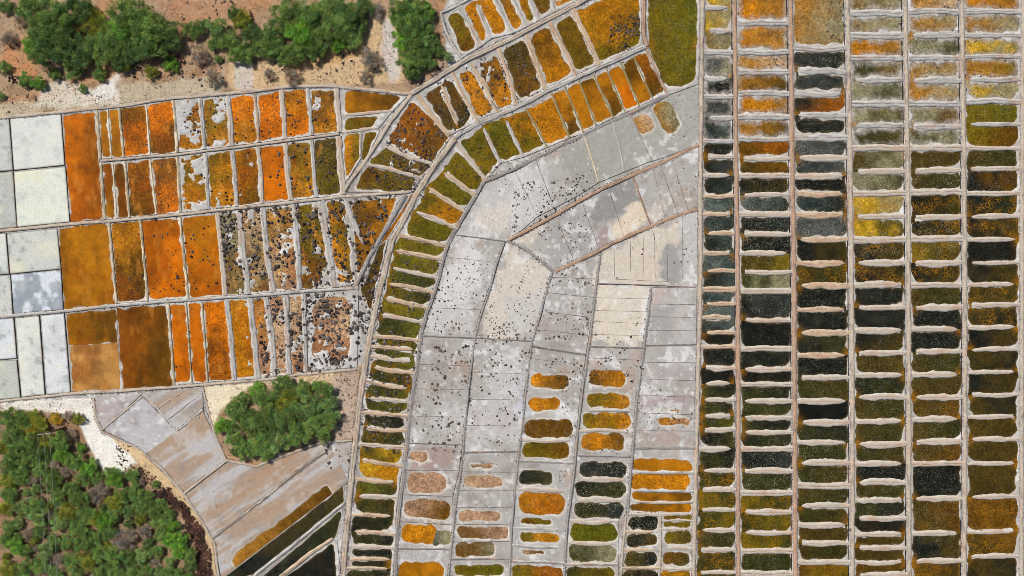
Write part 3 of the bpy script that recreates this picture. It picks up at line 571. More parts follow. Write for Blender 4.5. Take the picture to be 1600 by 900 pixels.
# right-hand ends of the left rows and the fan towards the arc
GF = 'irregular pans between the diagonal walls'
def q1(quad, sp, lab, **k): return pan(quad, sp, lab, k.pop('g', GF), '', **k)
q1([(534,137),(636,150),(613,174),(535,182)], 'AZc', 'wedge shaped brown amber pan below the wall fork', mg=(3, 4, 5, 6))
q1([(535,182),(612,175),(590,202),(535,208)], 'OZm', 'small olive pan with amber centre below the wedge pan', mg=(4, 5, 4, 14))
q1([(536,208),(566,205),(565,245),(538,290)], 'AOs', 'narrow amber pan left of the diagonal wall fork', mg=(4, 5, 4, 4))
q1([(566,205),(594,202),(566,262),(565,245)], 'OZm', 'little olive triangular pan against the diagonal wall', mg=(4, 4, 4, 4), rad=3)
q1([(643,152),(706,214),(677,257),(600,224)], 'NZs', 'rusty brown stone strewn pan right of the diagonal wall', mg=(3, 3, 4, 4), isl=.12)
q1([(600,224),(677,257),(657,279),(570,255)], 'OZs', 'olive brown stony pan below the rusty fan pan', mg=(2.5, 2.5, 4, 4), isl=.12)
q1([(570,255),(657,279),(643,300),(545,300)], 'ZOs', 'golden olive stony pan above the dark path end', mg=(2.5, 3, 6, 4))
def sp_(pts, wd, lab, st='bank', fr=(1, 1), nm='mud_bank', **k): return loft(nm, pts, wd, .13, st, None, free=fr, crack=.4, label=lab, cat='bank', group='loose mud banks', z0=-.35, **k)
sp_([(536,180),(575,177),(614,173)], 6, 'pale mud spit below the wedge shaped amber pan', fr=(1, 0)); sp_([(534,207),(590,200)], 6, 'pale mud spit under the small olive pan', fr=(0, 1))
sp_([(564,207),(563,246)], 5, 'short upright spit beside the narrow amber pan', fr=(0, 1)); sp_([(602,228),(640,246),(678,257)], 7, 'tan spit between the rusty and olive stony pans', fr=(1, 0))
sp_([(571,256),(610,264),(660,279)], 7, 'pale spit above the golden olive stony pan', fr=(1, 0))
stone_wall([(642,149),(612,188),(590,222),(566,258),(546,284),(536,302)], 9, 'pale diagonal wall running down left from the wall fork', 'wall', stones=.7)
q1([(500,311),(541,309),(556,443),(521,450)], 'AOs', 'amber and grey stony pan, sixth along the third row', mg=(6, 5, 9, 5), isl=.3)
q1([(541,309),(632,304),(596,364),(556,443)], 'ZAs', 'triangular bright amber pan strewn with black stones', mg=(5, 5, 8, 8), isl=.12)
sp_([(540,312),(552,345),(568,382)], 8, 'grey spit inside the triangular amber pan', 'grey', fr=(0, 1))
q1([(482,460),(560,452),(558,573),(482,580)], 'EDm', 'big round pinkish tan pool with a rocky island', mg=(6, 10, 6, 12), rad=26, isl=.34)
stone_wall([(634,304),(600,362),(575,405),(556,446)], 9, 'pale blue grey diagonal wall beside the orange channel', 'slate', stones=.7)
q1([(641,303),(652,304),(606,372),(590,385)], 'NAc', 'narrow rusty orange channel between diagonal wall and path', mg=(1, 1, 3, 3), rad=2, name='brine_channel')
q1([(590,385),(606,374),(580,500),(558,460)], 'BZs', 'dark stony end of the orange channel', mg=(1, 10, 4, 5), rad=4, name='brine_channel')
# white salt pans
GW = 'white salt drying pans at the left edge'
SALT = [([(-50,190),(14,184),(20,266),(-50,272)], (198,200,196), 'light grey salt floor in the top left corner'), ([(15,184),(95,177),(101,258),(21,266)], (222,224,216), 'white salt floor above, second from the left edge'),
 ([(-50,273),(20,268),(26,355),(-50,363)], (186,188,180), 'speckled grey salt floor at the left edge'), ([(21,268),(102,260),(109,347),(26,355)], (226,229,214), 'largest creamy white salt floor'),
 ([(-50,368),(9,364),(14,428),(-50,434)], (214,218,214), 'narrow white salt floor below the first wall'), ([(10,364),(89,357),(95,420),(15,428)], (208,209,198), 'pale speckled salt floor above the blue grey one'),
 ([(-50,435),(16,429),(20,492),(-50,498)], (206,208,200), 'pale salt floor left of the blue grey one'), ([(16,429),(95,421),(99,484),(21,492)], (152,160,170), 'blue grey salt floor marbled with white'),
 ([(-50,501),(21,497),(26,560),(-50,566)], (220,223,226), 'bright white salt floor below the second wall'), ([(-50,567),(26,562),(32,622),(-50,628)], (192,196,184), 'greenish grey speckled salt floor in the lower corner'),
 ([(23,497),(61,493),(70,617),(33,621)], (222,224,214), 'tall narrow creamy salt floor'), ([(63,493),(100,489),(110,614),(72,617)], (222,224,224), 'tall narrow white salt floor beside the amber pans')]
for i, (qd, c, lab) in enumerate(SALT):
    q = np.array(qd, float); W, H = np.hypot(*(q[1]-q[0])), np.hypot(*(q[3]-q[0])); nu, nv = int(W/2.2), int(H/2.2)
    U, V = np.meshgrid(np.linspace(0, 1, nu+1), np.linspace(0, 1, nv+1)); PX = (q[0, 0]*(1-U)+q[1, 0]*U)*(1-V)+(q[3, 0]*(1-U)+q[2, 0]*U)*V; PY = (q[0, 1]*(1-U)+q[1, 1]*U)*(1-V)+(q[3, 1]*(1-U)+q[2, 1]*U)*V
    e = empty('salt_pan', P3(*q.mean(0))); tag(e, lab, 'salt pan', GW)
    col = np.broadcast_to(lin(c), PX.shape+(3,)).copy(); n1 = fbm(PX, PY, 30, 200+i, 4); n2 = fbm(PX, PY, 7, 230+i, 3)
    col = mixc(col, lin((198, 203, 200)), smooth(n1, -.05, .5)*.6); col = mixc(col, lin((228, 226, 196)), smooth(-n1, .1, .5)*.5)
    col = mixc(col, lin((128, 132, 122)), smooth(n2+.6*n1, .3, .75)*(.5 if i not in (1, 3) else .22)*(1+.5*fbm(PX, PY, 3, 260, 2)))
    if i == 7: col = mixc(col, lin((222, 228, 236)), smooth(fbm(PX, PY, 14, 99, 4), .0, .3)*.9)
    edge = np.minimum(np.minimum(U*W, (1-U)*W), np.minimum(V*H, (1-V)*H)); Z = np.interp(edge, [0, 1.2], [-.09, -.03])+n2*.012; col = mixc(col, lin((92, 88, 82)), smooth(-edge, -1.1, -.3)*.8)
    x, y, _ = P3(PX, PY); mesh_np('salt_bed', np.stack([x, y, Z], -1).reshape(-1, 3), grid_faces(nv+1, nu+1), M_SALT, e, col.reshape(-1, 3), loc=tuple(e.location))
    k = [qd[1], qd[2]]; loft('kerb', k, 1.5, .05, 'dark', e, jit=.3, step=3); loft('kerb', [qd[2], qd[3]], 1.4, .04, 'dark', e, jit=.3, step=3)
# ================================================================= LOWER LEFT OLD FIELDS
GL = 'old tan fields at the lower left'; tn = dict(base=(174, 152, 132), streak=1, step=2.0, g=GL, top=0)
q1([(147,622),(222,615),(160,671),(150,655)], '', 'small pale triangular dry pan beside the white track', **{**tn, 'base': (182, 172, 172), 'streak': 0})
q1([(162,670),(222,620),(276,674),(229,708)], '', 'whitish square dry pan right of the white track', **{**tn, 'base': (188, 184, 186), 'streak': 0})
q1([(226,615),(316,605),(317,640),(277,672)], '', 'grey tan dry pan crossed by low ribs above the old fields', **{**tn, 'base': (172, 160, 148)})
q1([(316,641),(353,719),(288,771),(229,708)], '', 'tan streaked old field left of the bush', **tn)
q1([(355,722),(516,696),(332,841),(290,773)], '', 'tan and grey streaked old field below the bush', **tn)
PONDS += [(345,778,537,872,'Q','Z','m')]
q1([(332,843),(518,699),(545,752),(347,903)], '', 'long tan field edged by an ochre strip and dark water', **tn)
q1([(518,699),(552,690),(549,748),(545,752)], '', 'small stony grey corner pan beside the path wall', **{**tn, 'base': (184, 182, 180), 'streak': 0})
PONDS = []
q1([(346,906),(538,758),(538,785),(398,900)], 'KBs', 'long black water trench with brownish upper end', g=GL, mg=(0, 2, 2, 2), rad=4)
q1([(405,903),(536,792),(526,838),(438,903)], 'KGs', 'black teal trench between two slanting walls', g=GL, mg=(4, 1, 2, 3), rad=6)
q1([(440,906),(526,842),(534,912),(440,912)], 'KKm', 'black pool in the corner beside the path wall', g=GL, mg=(1, 1, 1, 8), rad=6)
sp_([(410,930),(440,900),(480,868),(521,841)], 7, 'pinkish mud spit between the two black trenches', 'tanbank', fr=(0, 1))
stone_wall([(537,787),(500,817),(450,858),(400,897),(375,925)], 7, 'pale slanting wall between the two dark trenches', 'grey', stones=.8)
stone_wall([(517,698),(460,741),(400,789),(332,842)], 6, 'slanting stone wall across the old tan fields', 'wall', stones=.9, crack=.8)
stone_wall([(354,720),(320,746),(288,771)], 5, 'short slanting wall left of the bush', 'wall', stones=.8)
stone_wall([(222,620),(190,646),(160,671)], 5, 'short brown edged wall beside the pale triangular pan', 'wall', stones=.5)
stone_wall([(228,620),(252,645),(277,673)], 5, 'slanting grey wall under the orange rows', 'grey', stones=.6)
stone_wall([(277,673),(298,656),(317,640)], 4, 'short grey wall joining the ribbed pan corner', 'grey', stones=.6)
stone_wall([(146,622),(149,652),(160,675),(220,703),(255,735),(287,772),(317,817),(335,850),(345,930)], 6, 'dark edged curving boundary wall beside the red rubble', 'wall', stones=1.0)
stone_wall([(316,604),(334,675),(353,719),(400,729),(430,717),(500,692),(550,688)], 5, 'pale boundary wall around the foot of the bush', 'wall', stones=.6)
for pts, wh in (([(248,636),(283,614)], 'upper left'), ([(266,651),(312,617)], 'longest'), ([(262,655),(290,635)], 'lower left'), ([(300,630),(312,655)], 'short right hand')):
    sp_(pts, 3, f'{wh} low pale rib on the grey tan pan above the old fields', 'grey', jit=.3)
# ================================================================= CENTRAL GREY FIELDS
PONDS += [(992,174,1022,213,'Q','D','m'), (1027,154,1057,213,'Q','P','s'),
 (830,585,888,607,'A','Z','s'), (827,622,874,641,'A','A','s'), (820,656,894,683,'Z','Z','s'), (817,690,888,716,'O','Z','m'),
 (812,735,864,758,'K','G','S'), (811,770,883,805,'A','N','s'), (815,810,862,820,'Z','O','m'), (813,832,874,848,'O','A','s'), (816,860,850,866,'D','Z','m'), (800,884,880,912,'O','N','s'),
 (921,579,976,604,'Z','A','s'), (917,615,984,638,'O','A','s'), (911,645,987,671,'O','A','s'), (908,677,976,703,'A','Z','s'),
 (904,722,978,746,'k','K','S'), (899,752,977,777,'K','G','S'), (897,786,975,810,'G','k','S'), (892,818,964,846,'M','M','m'), (888,851,964,878,'G','P','s'), (884,887,960,915,'G','O','m'),
 (1030,653,1077,665,'A','E','m'), (1020,640,1060,642,'E','E','m'),
 (989,719,1080,736,'A','A','c'), (987,740,1078,765,'A','A','m'), (987,769,1080,783,'A','Z','c'), (984,786,1079,800,'Z','A','c'),
 (983,806,1028,828,'K','K','S'), (981,834,1029,854,'K','B','S'), (977,863,1027,885,'B','K','S'), (974,891,1028,915,'B','K','s'),
 (1037,806,1079,812,'Z','O','m'), (1037,816,1079,824,'O','O','m'), (1037,830,1080,851,'O','B','s'), (1036,862,1077,884,'Z','B','s'), (1033,892,1080,915,'A','O','m'),
 (640,706,668,720,'E','E','m'), (637,739,697,770,'E','E','m'), (633,780,703,810,'E','Z','m'), (628,819,682,849,'A','A','m'), (676,828,704,854,'S','P','S'), (622,879,693,915,'A','A','c'),
 (735,725,769,732,'E','E','m'), (727,743,784,761,'D','E','m'), (718,799,783,814,'E','E','m'), (716,823,793,842,'Z','E','m'), (711,847,772,870,'Z','P','m'), (709,882,787,900,'O','M','m')]
GC = 'grey dry pans in the centre'
def field(dv, where, dry='grey', order='top', extra=None, **kw):
    extra = extra or {}
    strip([d[0] for d in dv], [d[1] for d in dv], [('', extra.get(i, {})) for i in range(len(dv)-1)], where, GC, order=order, styles=[d[2:] for d in dv], dry_word=dry, **kw)
K_ = ('k', 1.7); n_ = ('n',)
# strip inside the arc, upper run (left to right) and lower run (top to bottom)
pan([(1042,150),(1091,134),(1093,180),(1092,226)], '', 'grey green dry corner below the dark settling pond', GC, '')
field([((1018,251),(985,179),'k',3.5,'slate'),((976,268),(957,188),'g',3,'grey'),((935,285),(912,211),'g',3,'cream'),((905,304),(872,231),'g',2.5,'grey'),((866,325),(837,250),'k',2.2),((840,338),(805,268),'k',1.6),((800,372),(757,287),'n')][::-1], 'the upper grey ring', order='left')
field([((985,180),(1042,152),'n'),((1018,252),(1091,227),'n')], 'the corner beside the orange comb', dry='two pooled grey')
field([((759,287),(800,373),'n'),((712,367),(788,377),'W',3,'slate'),((697,402),(778,410),'k',1.2),((678,481),(752,484),'k',1.4),((659,525),(742,528),'W',4,'slate'),((653,569),(737,572),'k',1.5),((646,607),(733,609),'k',1.5),((642,650),(727,652),'k',1.5),
 ((636,692),(722,695),'W',3,'slate'),((634,735),(717,735),'k',1.5),((630,773),(707,776),'k',2),((625,815),(708,820),'k',2),((621,857),(703,858),'W',4,'slate'),((616,925),(699,925),'n')], 'the strip inside the comb arc')
stone_wall([(1092,226),(1050,247),(990,273),(945,293),(900,317),(850,346),(795,375)], 8, 'pinkish stone wall slanting down through the grey fields', 'pink', stones=1, crack=.6)
stone_wall([(1090,326),(1050,340),(1018,353),(960,379),(930,395),(868,424)], 8, 'second slanting stone wall, below the cream patch', 'pink', stones=.9, crack=.6)
stone_wall([(792,376),(815,386),(845,406),(864,424)], 5, 'short grey wall joining the two slanting walls', 'slate', stones=.7)
field([((1076,331),(1050,249),'k',1.7),((1060,337),(1032,257),'k',1.7),((1040,344),(1020,262),'k',1.7),((1017,353),(989,277),'W',4,'pink'),((975,370),(952,297),'k',2),((936,390),(910,317),'k',2),((897,408),(871,343),'k',2),((866,423),(840,357),'n')][::-1], 'the band between the slanting walls', order='left')
q1([(1050,249),(1091,229),(1090,325),(1076,331)], '', 'bluish grey dry pan against the buff wall', g=GC)
q1([(800,378),(840,357),(866,423),(820,388)], '', 'cream corner where the slanting walls meet', g=GC)
field([((790,380),(862,425),'n'),((769,447),(856,447),'n'),((742,528),(831,533),'W',3,'slate'),((739,582),(826,584),'k',1.4),((735,624),(822,625),'k',1.4),((728,665),(818,664),'k',1.4),((723,707),(811,705),'W',4,'slate'),((719,737),(806,738),'k',1.6),((716,766),(803,766),'k',1.6),
 ((713,793),(801,793),'k',1.6),((710,819),(800,820),'k',1.6),((707,847),(799,846),'k',1.6),((704,874),(798,873),'W',4,'slate'),((698,925),(795,925),'n')], 'the second grey strip')
field([((862,425),(938,398),'n'),((858,433),(933,436),'k',1.8),((853,457),(930,465),'k',1.8),((850,487),(925,496),'k',1.8),((838,515),(920,524),'k',1.8),((830,541),(915,554),'W',5,'slate'),((827,560),(913,570),'k',1.4),((824,580),(910,583),'n'),((821,614),(906,613),'n'),((818,648),(903,648),'n'),((815,687),(900,688),'l',7,'bank'),
 ((811,720),(899,724),'W',5,'grey'),((806,764),(892,768),'l',9,'bank'),((804,807),(888,812),'n'),((802,825),(886,829),'l',6,'grey'),((800,852),(884,856),'l',5,'grey'),((799,877),(882,880),'W',5,'grey'),((795,925),(878,925),'n')], 'the third grey strip')
field([((938,399),(1018,355),'n'),((933,443),(1040,446),'k',2.5)], 'the cream block', dry='cream'); q1([(1019,355),(1089,328),(1089,448),(1041,447)], '', 'pale bluish pan with a damp grey patch against the buff wall', g=GC)
for (a, b) in (((960,394),(960,434)), ((985,377),(985,424)), ((1005,368),(1005,430)), ((1022,360),(1024,436)), ((1042,350),(1043,440)), ((1066,338),(1066,440)), ((960,436),(1042,440))):
    loft('low_kerb', [a, b], 1.5, .05, 'kerb', None, label='faint thin kerb line across the cream and bluish pans', cat='kerb', group='faint kerbs in the cream block', jit=.3, step=3)
field([((932,446),(1017,449),'n'),((930,465),(1016,467),'k',1.2),((929,485),(1013,487),'k',1.2),((925,502),(1011,506),'k',1.2),((922,522),(1009,525),'k',1.2),((920,541),(1007,544),'W',4,'slate'),((918,559),(1003,563),'k',1.4),((916,577),(1000,580),'n'),((913,609),(997,611),'n'),((909,642),(994,643),'o',5,'grey'),
 ((905,674),(990,675),'l',6,'bank'),((902,712),(988,714),'W',4,'slate'),((899,749),(985,750),'o',9,'bank'),((896,781),(982,782),'o',9,'bank'),((890,814),(966,815),'l',9,'bank'),((887,848),(966,850),'l',8,'bank'),((882,881),(966,882),'W',5,'bank'),((880,925),(966,925),'n')], 'the fourth grey strip')
field([((1018,449),(1089,449),'k',2.5),((1016,475),(1088,476),'k',1.6),((1013,495),(1088,496),'k',1.6),((1010,516),(1088,517),'k',1.6),((1008,540),(1088,538),'W',4,'slate'),((1004,566),(1087,567),'k',1.8),((1001,592),(1086,595),'k',1.8),((997,617),(1085,621),'k',1.8),((994,645),(1086,648),'k',1.4),((992,672),(1086,674),'k',1.4),
 ((990,700),(1086,700),'W',6,'slate'),((987,738),(1085,739),'r',5,'grey'),((986,767),(1084,768),'r',5,'grey'),((984,784),(1083,785),'r',4.5,'bank'),((982,803),(1083,803),'l',6,'bank')], 'the grey strip beside the buff wall')
field([((978,805),(1031,805),'n'),((977,831),(1031,831),'l',6,'tanbank'),((975,859),(1031,859),'l',6,'tanbank'),((972,888),(1031,888),'f',6,'tanbank'),((970,925),(1030,925),'n')], 'the small left comb at bottom centre', dry='black pooled')
field([((1033,804),(1083,803),'n'),((1033,814),(1083,814),'r',3.5,'bank'),((1033,827),(1083,827),'l',6,'bank'),((1033,856),(1083,857),'r',7,'bank'),((1033,889),(1082,888),'f',7,'bank'),((1031,925),(1082,925),'n')], 'the small right comb at bottom centre', dry='olive pooled')
stone_wall([(982,803),(1033,803)], 5, 'short level wall above the two small combs', 'wall', stones=.4)
stone_wall([(1032,803),(1032,850),(1030,925)], 6, 'short upright wall between the two small combs', 'wall', stones=.5)
stone_wall([(978,806),(974,850),(968,925)], 6, 'short upright wall left of the small combs', 'wall', stones=.5)
stone_wall([(788,378),(776,412),(766,450),(752,490),(742,528),(733,600),(727,662),(722,720),(712,790),(705,860),(698,930)], 5, 'grey stone wall, first inside the comb arc', 'slate', stones=1)
stone_wall([(863,425),(856,447),(845,490),(831,533),(823,600),(816,665),(806,750),(800,820),(795,930)], 5, 'grey stone wall, second inside the comb arc', 'slate', stones=1)
stone_wall([(938,398),(932,447),(922,530),(911,605),(903,672),(896,750),(886,820),(880,930)], 5, 'grey stone wall, third inside the comb arc', 'slate', stones=1)
stone_wall([(1018,449),(1011,505),(1004,560),(996,620),(990,690),(985,750),(981,803)], 6, 'grey stone wall nearest the buff wall', 'slate', stones=1)
# ================================================================= ROCKS
REG = [  # polygon, count, rmin, rmax
 ([(345,325),(535,310),(620,305),(556,445),(355,460)], 640, 1.0, 4.4), ([(400,465),(555,455),(560,575),(410,590)], 640, 1.0, 4.4), ([(285,155),(525,140),(530,300),(290,330)], 110, .9, 3.2),
 ([(430,225),(530,215),(530,300),(440,310)], 50, 1, 3.5), ([(400,325),(640,300),(600,340),(400,350)], 90, 1.5, 4.4), ([(365,325),(350,420),(340,330)], 30, 2, 4.6), ([(556,440),(600,380),(592,450),(560,560),(555,500)], 120, 1, 4),
 ([(640,160),(705,215),(650,300),(560,295),(600,225)], 560, .6, 2.8), ([(655,145),(800,65),(850,140),(715,210)], 380, .6, 2.6), ([(735,195),(850,150),(850,225),(765,275)], 60, .7, 1.8),
 ([(735,258),(800,262),(790,300),(745,300)], 26, 1, 3), ([(665,275),(760,215),(750,300),(640,370)], 60, .8, 2.0), ([(600,390),(690,400),(660,500),(580,500)], 110, .9, 2.8), ([(575,500),(660,520),(630,710),(558,700)], 330, .9, 3.2),
 ([(655,540),(735,540),(722,720),(640,690)], 200, .8, 3.6), ([(690,400),(755,400),(740,525),(660,520)], 150, .7, 2.6), ([(800,290),(840,280),(870,330),(800,372)], 100, 1, 2.8), ([(860,285),(930,260),(930,300),(865,325)], 70, 1, 2.8), ([(840,360),(930,330),(935,390),(875,415)], 110, .7, 2.2),
 ([(760,330),(860,340),(850,450),(770,460),(700,470)], 330, .5, 1.5), ([(755,440),(850,430),(830,530),(745,525)], 160, .7, 2.4), ([(800,500),(832,540),(815,700),(725,690),(745,530)], 260, .7, 2.8), ([(700,700),(800,700),(710,870),(700,760)], 60, .6, 1.5),
 ([(855,430),(925,400),(930,530),(835,530)], 130, .8, 2.8), ([(925,500),(1008,495),(1005,600),(920,600)], 90, .8, 3.0), ([(905,690),(990,700),(980,760),(890,750)], 60, .7, 1.8), ([(970,575),(1000,570),(990,760),(970,760)], 60, .7, 2),
 ([(1000,600),(1085,620),(1080,670),(995,670)], 60, .7, 2.2), ([(840,560),(910,560),(900,680),(885,720),(875,600)], 90, .7, 2.4), ([(950,345),(1088,240),(1088,430),(940,440)], 60, .7, 2.4), ([(1055,150),(1090,140),(1090,215),(1040,215)], 30, .7, 1.9),
 ([(1400,-5),(1595,-5),(1595,140),(1420,130)], 110, .7, 2.0), ([(1200,30),(1240,30),(1235,240),(1200,220)], 60, .6, 1.6), ([(1290,0),(1322,0),(1320,65),(1290,65)], 24, .8, 1.9), ([(1310,0),(1410,0),(1410,130),(1310,140)], 30, .7, 1.6), ([(1222,690),(1238,690),(1238,830),(1222,800)], 26, 1, 2.6), ([(1318,730),(1330,730),(1330,850),(1316,850)], 20, 1, 2.4),
 ([(225,340),(340,340),(350,455),(230,460)], 60, 1, 3.0), ([(340,330),(365,330),(370,400),(345,400)], 34, 1.5, 3.6), ([(175,350),(220,350),(230,460),(182,465)], 8, 1.4, 3), ([(270,480),(360,475),(362,590),(275,595)], 22, .8, 2.2), ([(195,170),(270,160),(275,240),(200,245)], 12, .8, 2),
 ([(245,255),(278,255),(278,330),(250,330)], 14, .9, 2.2), ([(285,170),(345,160),(330,240),(290,240)], 34, 1, 3.2), ([(360,150),(430,145),(440,220),(365,225)], 14, .9, 2.2), ([(445,140),(520,140),(525,205),(450,212)], 22, 1, 3),
 ([(500,692),(548,690),(545,730),(510,735)], 22, 1.2, 3.8), ([(290,700),(500,720),(340,830)], 34, .6, 1.6), ([(525,590),(560,580),(552,690),(525,690)], 80, .7, 2.4), ([(690,22),(760,0),(800,50),(720,85)], 20, .7, 1.7), ([(955,25),(1000,20),(1000,75),(950,85)], 170, .8, 2.2), ([(840,40),(960,60),(900,120),(850,130)], 26, .7, 1.8),
 ([(930,100),(1010,85),(1040,145),(980,165)], 24, .6, 1.6), ([(860,735),(885,735),(880,760)], 12, 1, 2), ([(0,0),(30,20),(30,180),(0,180)], 26, .8, 2.6), ([(250,5),(380,0),(400,30),(290,45)], 40, .8, 3.4), ([(190,80),(350,75),(350,140),(200,120)], 60, .9, 3.2), ([(400,95),(590,75),(640,130),(450,130)], 60, .7, 3.4), ([(640,115),(690,80),(700,100),(650,140)], 40, 1, 3.6), ([(40,110),(120,110),(100,160),(20,160)], 40, .8, 2.8), ([(690,0),(700,70),(672,90),(668,20)], 24, .8, 2.2), ([(340,596),(400,596),(390,612),(345,612)], 22, .6, 1.4), ([(316,620),(350,640),(352,700),(335,680)], 10, 1, 2.8)]
XY = []; RR = []
def inpoly(p, pl): return poly_sd(np.array([p[0]]), np.array([p[1]]), pl)[0] < 0
for pl, cnt, r0, r1 in REG:
    a = np.array(pl, float); lo, hi = a.min(0), a.max(0); mid = a.mean(0); cnt = int(cnt*(1.5 if 640 < mid[0] < 1000 and mid[1] > 280 else 1.3)); r0 *= 1.05
    cand = rng.uniform(lo, hi, (cnt*8+50, 2)); d = poly_sd(cand[:, 0], cand[:, 1], pl)
    cl = fbm(cand[:, 0], cand[:, 1], 16, 83, 2)+rng.uniform(-.5, .5, len(cand)); cand = cand[(d < 0) & (cl > 0)][:cnt]
    r = r0+(r1-r0)*rng.random(len(cand))**2.6
    XY.append(cand); RR.append(r)
XY = np.concatenate(XY); RR = np.concatenate(RR); o_ = np.argsort(-RR); XY, RR = XY[o_], RR[o_]
rock_me = []
for i, v in enumerate(ROCKV):
    me = bpy.data.meshes.new('rock'); me.from_pydata([tuple(p) for p in v], [], [tuple(int(k) for k in f) for f in IF]); me.materials.append(M_ROCK); rock_me.append(me)
def region_of(x, y):
    if y < 150 and x < 690: return 'the dry ground near the trees'
    if x < 560 and y > 455: return 'the lower left pans'
    if x < 620 and y > 305: return 'the middle of the left pans'
    if x < 560: return 'the upper left pans'
    if x < 720 and y > 380: return 'the lower half of the comb arc'
    if x < 860 and y < 380: return 'the pans around the wall fork'
    if x > 1094: return 'the right hand comb columns'
    return 'the grey central pans'
boxes = [(min(p[0] for p in q), min(p[1] for p in q), max(p[0] for p in q), max(p[1] for p in q)) for q, _ in REG_P]; seen = {}
def pan_of(x, y):
    for (q, d), b in zip(REG_P, boxes):
        if b[0] < x < b[2] and b[1] < y < b[3] and inpoly((x, y), q): return d
    return region_of(x, y)
for i in range(290):
    o = bpy.data.objects.new('rock', rock_me[i % 10]); C.objects.link(o); x, y = XY[i]; r = RR[i]*.1
    o.location = P3(x, y, -.02); o.scale = (r, r, r); o.rotation_euler = (0, 0, rng.uniform(0, 6.28)); w_ = pan_of(x, y); n_ = seen[w_] = seen.get(w_, 0)+1
    w2 = ' '.join(w_.replace('beside the buff wall', 'by the wall').split()[:(9 if n_ > 20 else 10)]); w2 = w2 if w2.startswith('the ') else 'the '+w2
    tag(o, f'{"" if n_ == 1 else ordw(n_)+" "}largest dark rock in {w2}', 'rock', f'rocks on {region_of(x, y)}')
tag(rocks_joined('small_rocks', XY[290:], RR[290:], -.03, M_ROCK), 'small dark stones scattered over the pans', 'rocks', kind='stuff')
# red lava rubble band beside the woodland
RB = [([(238,765),(262,765),(290,790),(318,830),(332,880),(330,905),(305,905),(303,850),(278,800)], 1500, .8, 2.4), ([(178,695),(205,700),(210,730),(190,735)], 55, .8, 2.0), ([(205,725),(240,740),(280,775),(262,782),(225,755)], 110, .8, 2.2), ([(262,85),(290,85),(292,100),(270,100)], 50, 1, 2.4), ([(365,20),(395,15),(395,38),(370,38)], 60, 1, 2.4), ([(10,118),(30,118),(30,135),(10,132)], 30, 1, 2.6),
      ([(205,95),(225,95),(222,125),(205,120)], 30, 1, 2.4), ([(85,640),(110,650),(105,680),(80,660)], 40, .8, 1.8), ([(100,700),(115,720),(105,745),(85,735)], 60, .8, 2), ([(20,830),(60,825),(70,845),(25,850)], 70, .8, 2), ([(225,825),(250,830),(240,850),(222,845)], 50, .8, 2)]
bx_, br_ = [], []
for pl, cnt, r0, r1 in RB:
    a = np.array(pl, float); c = rng.uniform(a.min(0), a.max(0), (cnt*4, 2)); c = c[poly_sd(c[:, 0], c[:, 1], pl)+fbm(c[:, 0], c[:, 1], 12, 8)*7 < 0][:cnt]; bx_.append(c); br_.append(rng.uniform(r0, r1, len(c)))
bx_ = np.concatenate(bx_); br_ = np.concatenate(br_)
tag(rocks_joined('lava_rubble', bx_, br_, .03, M_RUBBLE), 'dark red lava rubble heaped along the edge of the woodland', 'rubble', kind='stuff')
# ================================================================= TREES
def leaf_mesh(seed, kind):
    r = np.random.default_rng(seed); nc = 46; n = 7500 if kind != 'dry' else 1800
    # crown clumps over a lumpy dome
    ang = r.uniform(0, 6.28, nc); rad = np.sqrt(r.random(nc))*.86; lobe = 1+.22*np.sin(ang*3+seed)+.12*np.sin(ang*5+seed*2)
    cx, cy = np.cos(ang)*rad*lobe*.9, np.sin(ang)*rad*lobe*.9; cz = .28+.55*np.sqrt(np.clip(1-rad**2, 0, 1))+r.normal(0, .07, nc); cs = r.uniform(.14, .26, nc); cb = r.uniform(.6, 1.3, nc)
    k = r.integers(0, nc, n); d = r.normal(0, 1, (n, 3)); d /= np.linalg.norm(d, axis=1)[:, None]; rr = r.random(n)**.45
    c = np.c_[cx[k], cy[k], cz[k]]+d*(rr*cs[k])[:, None]*np.array([1.15, 1.15, .8])
    ln = r.uniform(.03, .066, n) if kind != 'dry' else r.uniform(.12, .26, n); wd = ln*(.42 if kind != 'dry' else .06)
    u = d*1.0+r.normal(0, .7, (n, 3)); u /= np.linalg.norm(u, axis=1)[:, None]; t = np.cross(u, r.normal(0, 1, (n, 3))); t /= np.linalg.norm(t, axis=1)[:, None]
    u = u*ln[:, None]; t = t*wd[:, None]; V = np.stack([c-u, c+t*.9-u*.1, c+u, c-t*.9-u*.1], 1).reshape(-1, 3); F = np.arange(n*4).reshape(n, 4)
    tip = r.uniform(.45, 1.5, n)*cb[k]; g = np.array(lin((112, 138, 80))) if kind != 'dry' else np.array(lin((168, 154, 142)))
    yel = r.random(n)[:, None]; hue = r.uniform(-.18, .18, nc)[k][:, None]; colr = g*tip[:, None]*(1+hue*np.array([1.3, .2, -.6]))*(1+yel*np.array([.55, .25, -.1])*(kind != 'dry')); col = np.repeat(colr, 4, 0)
    me_o = mesh_np('crown', V, F, M_LEAF, None, col, smoothf=False); me = me_o.data; bpy.data.objects.remove(me_o); return me
CROWN = [leaf_mesh(s, 'g') for s in (1, 2, 3, 4, 5)]; DRY = [leaf_mesh(s, 'dry') for s in (11, 12)]
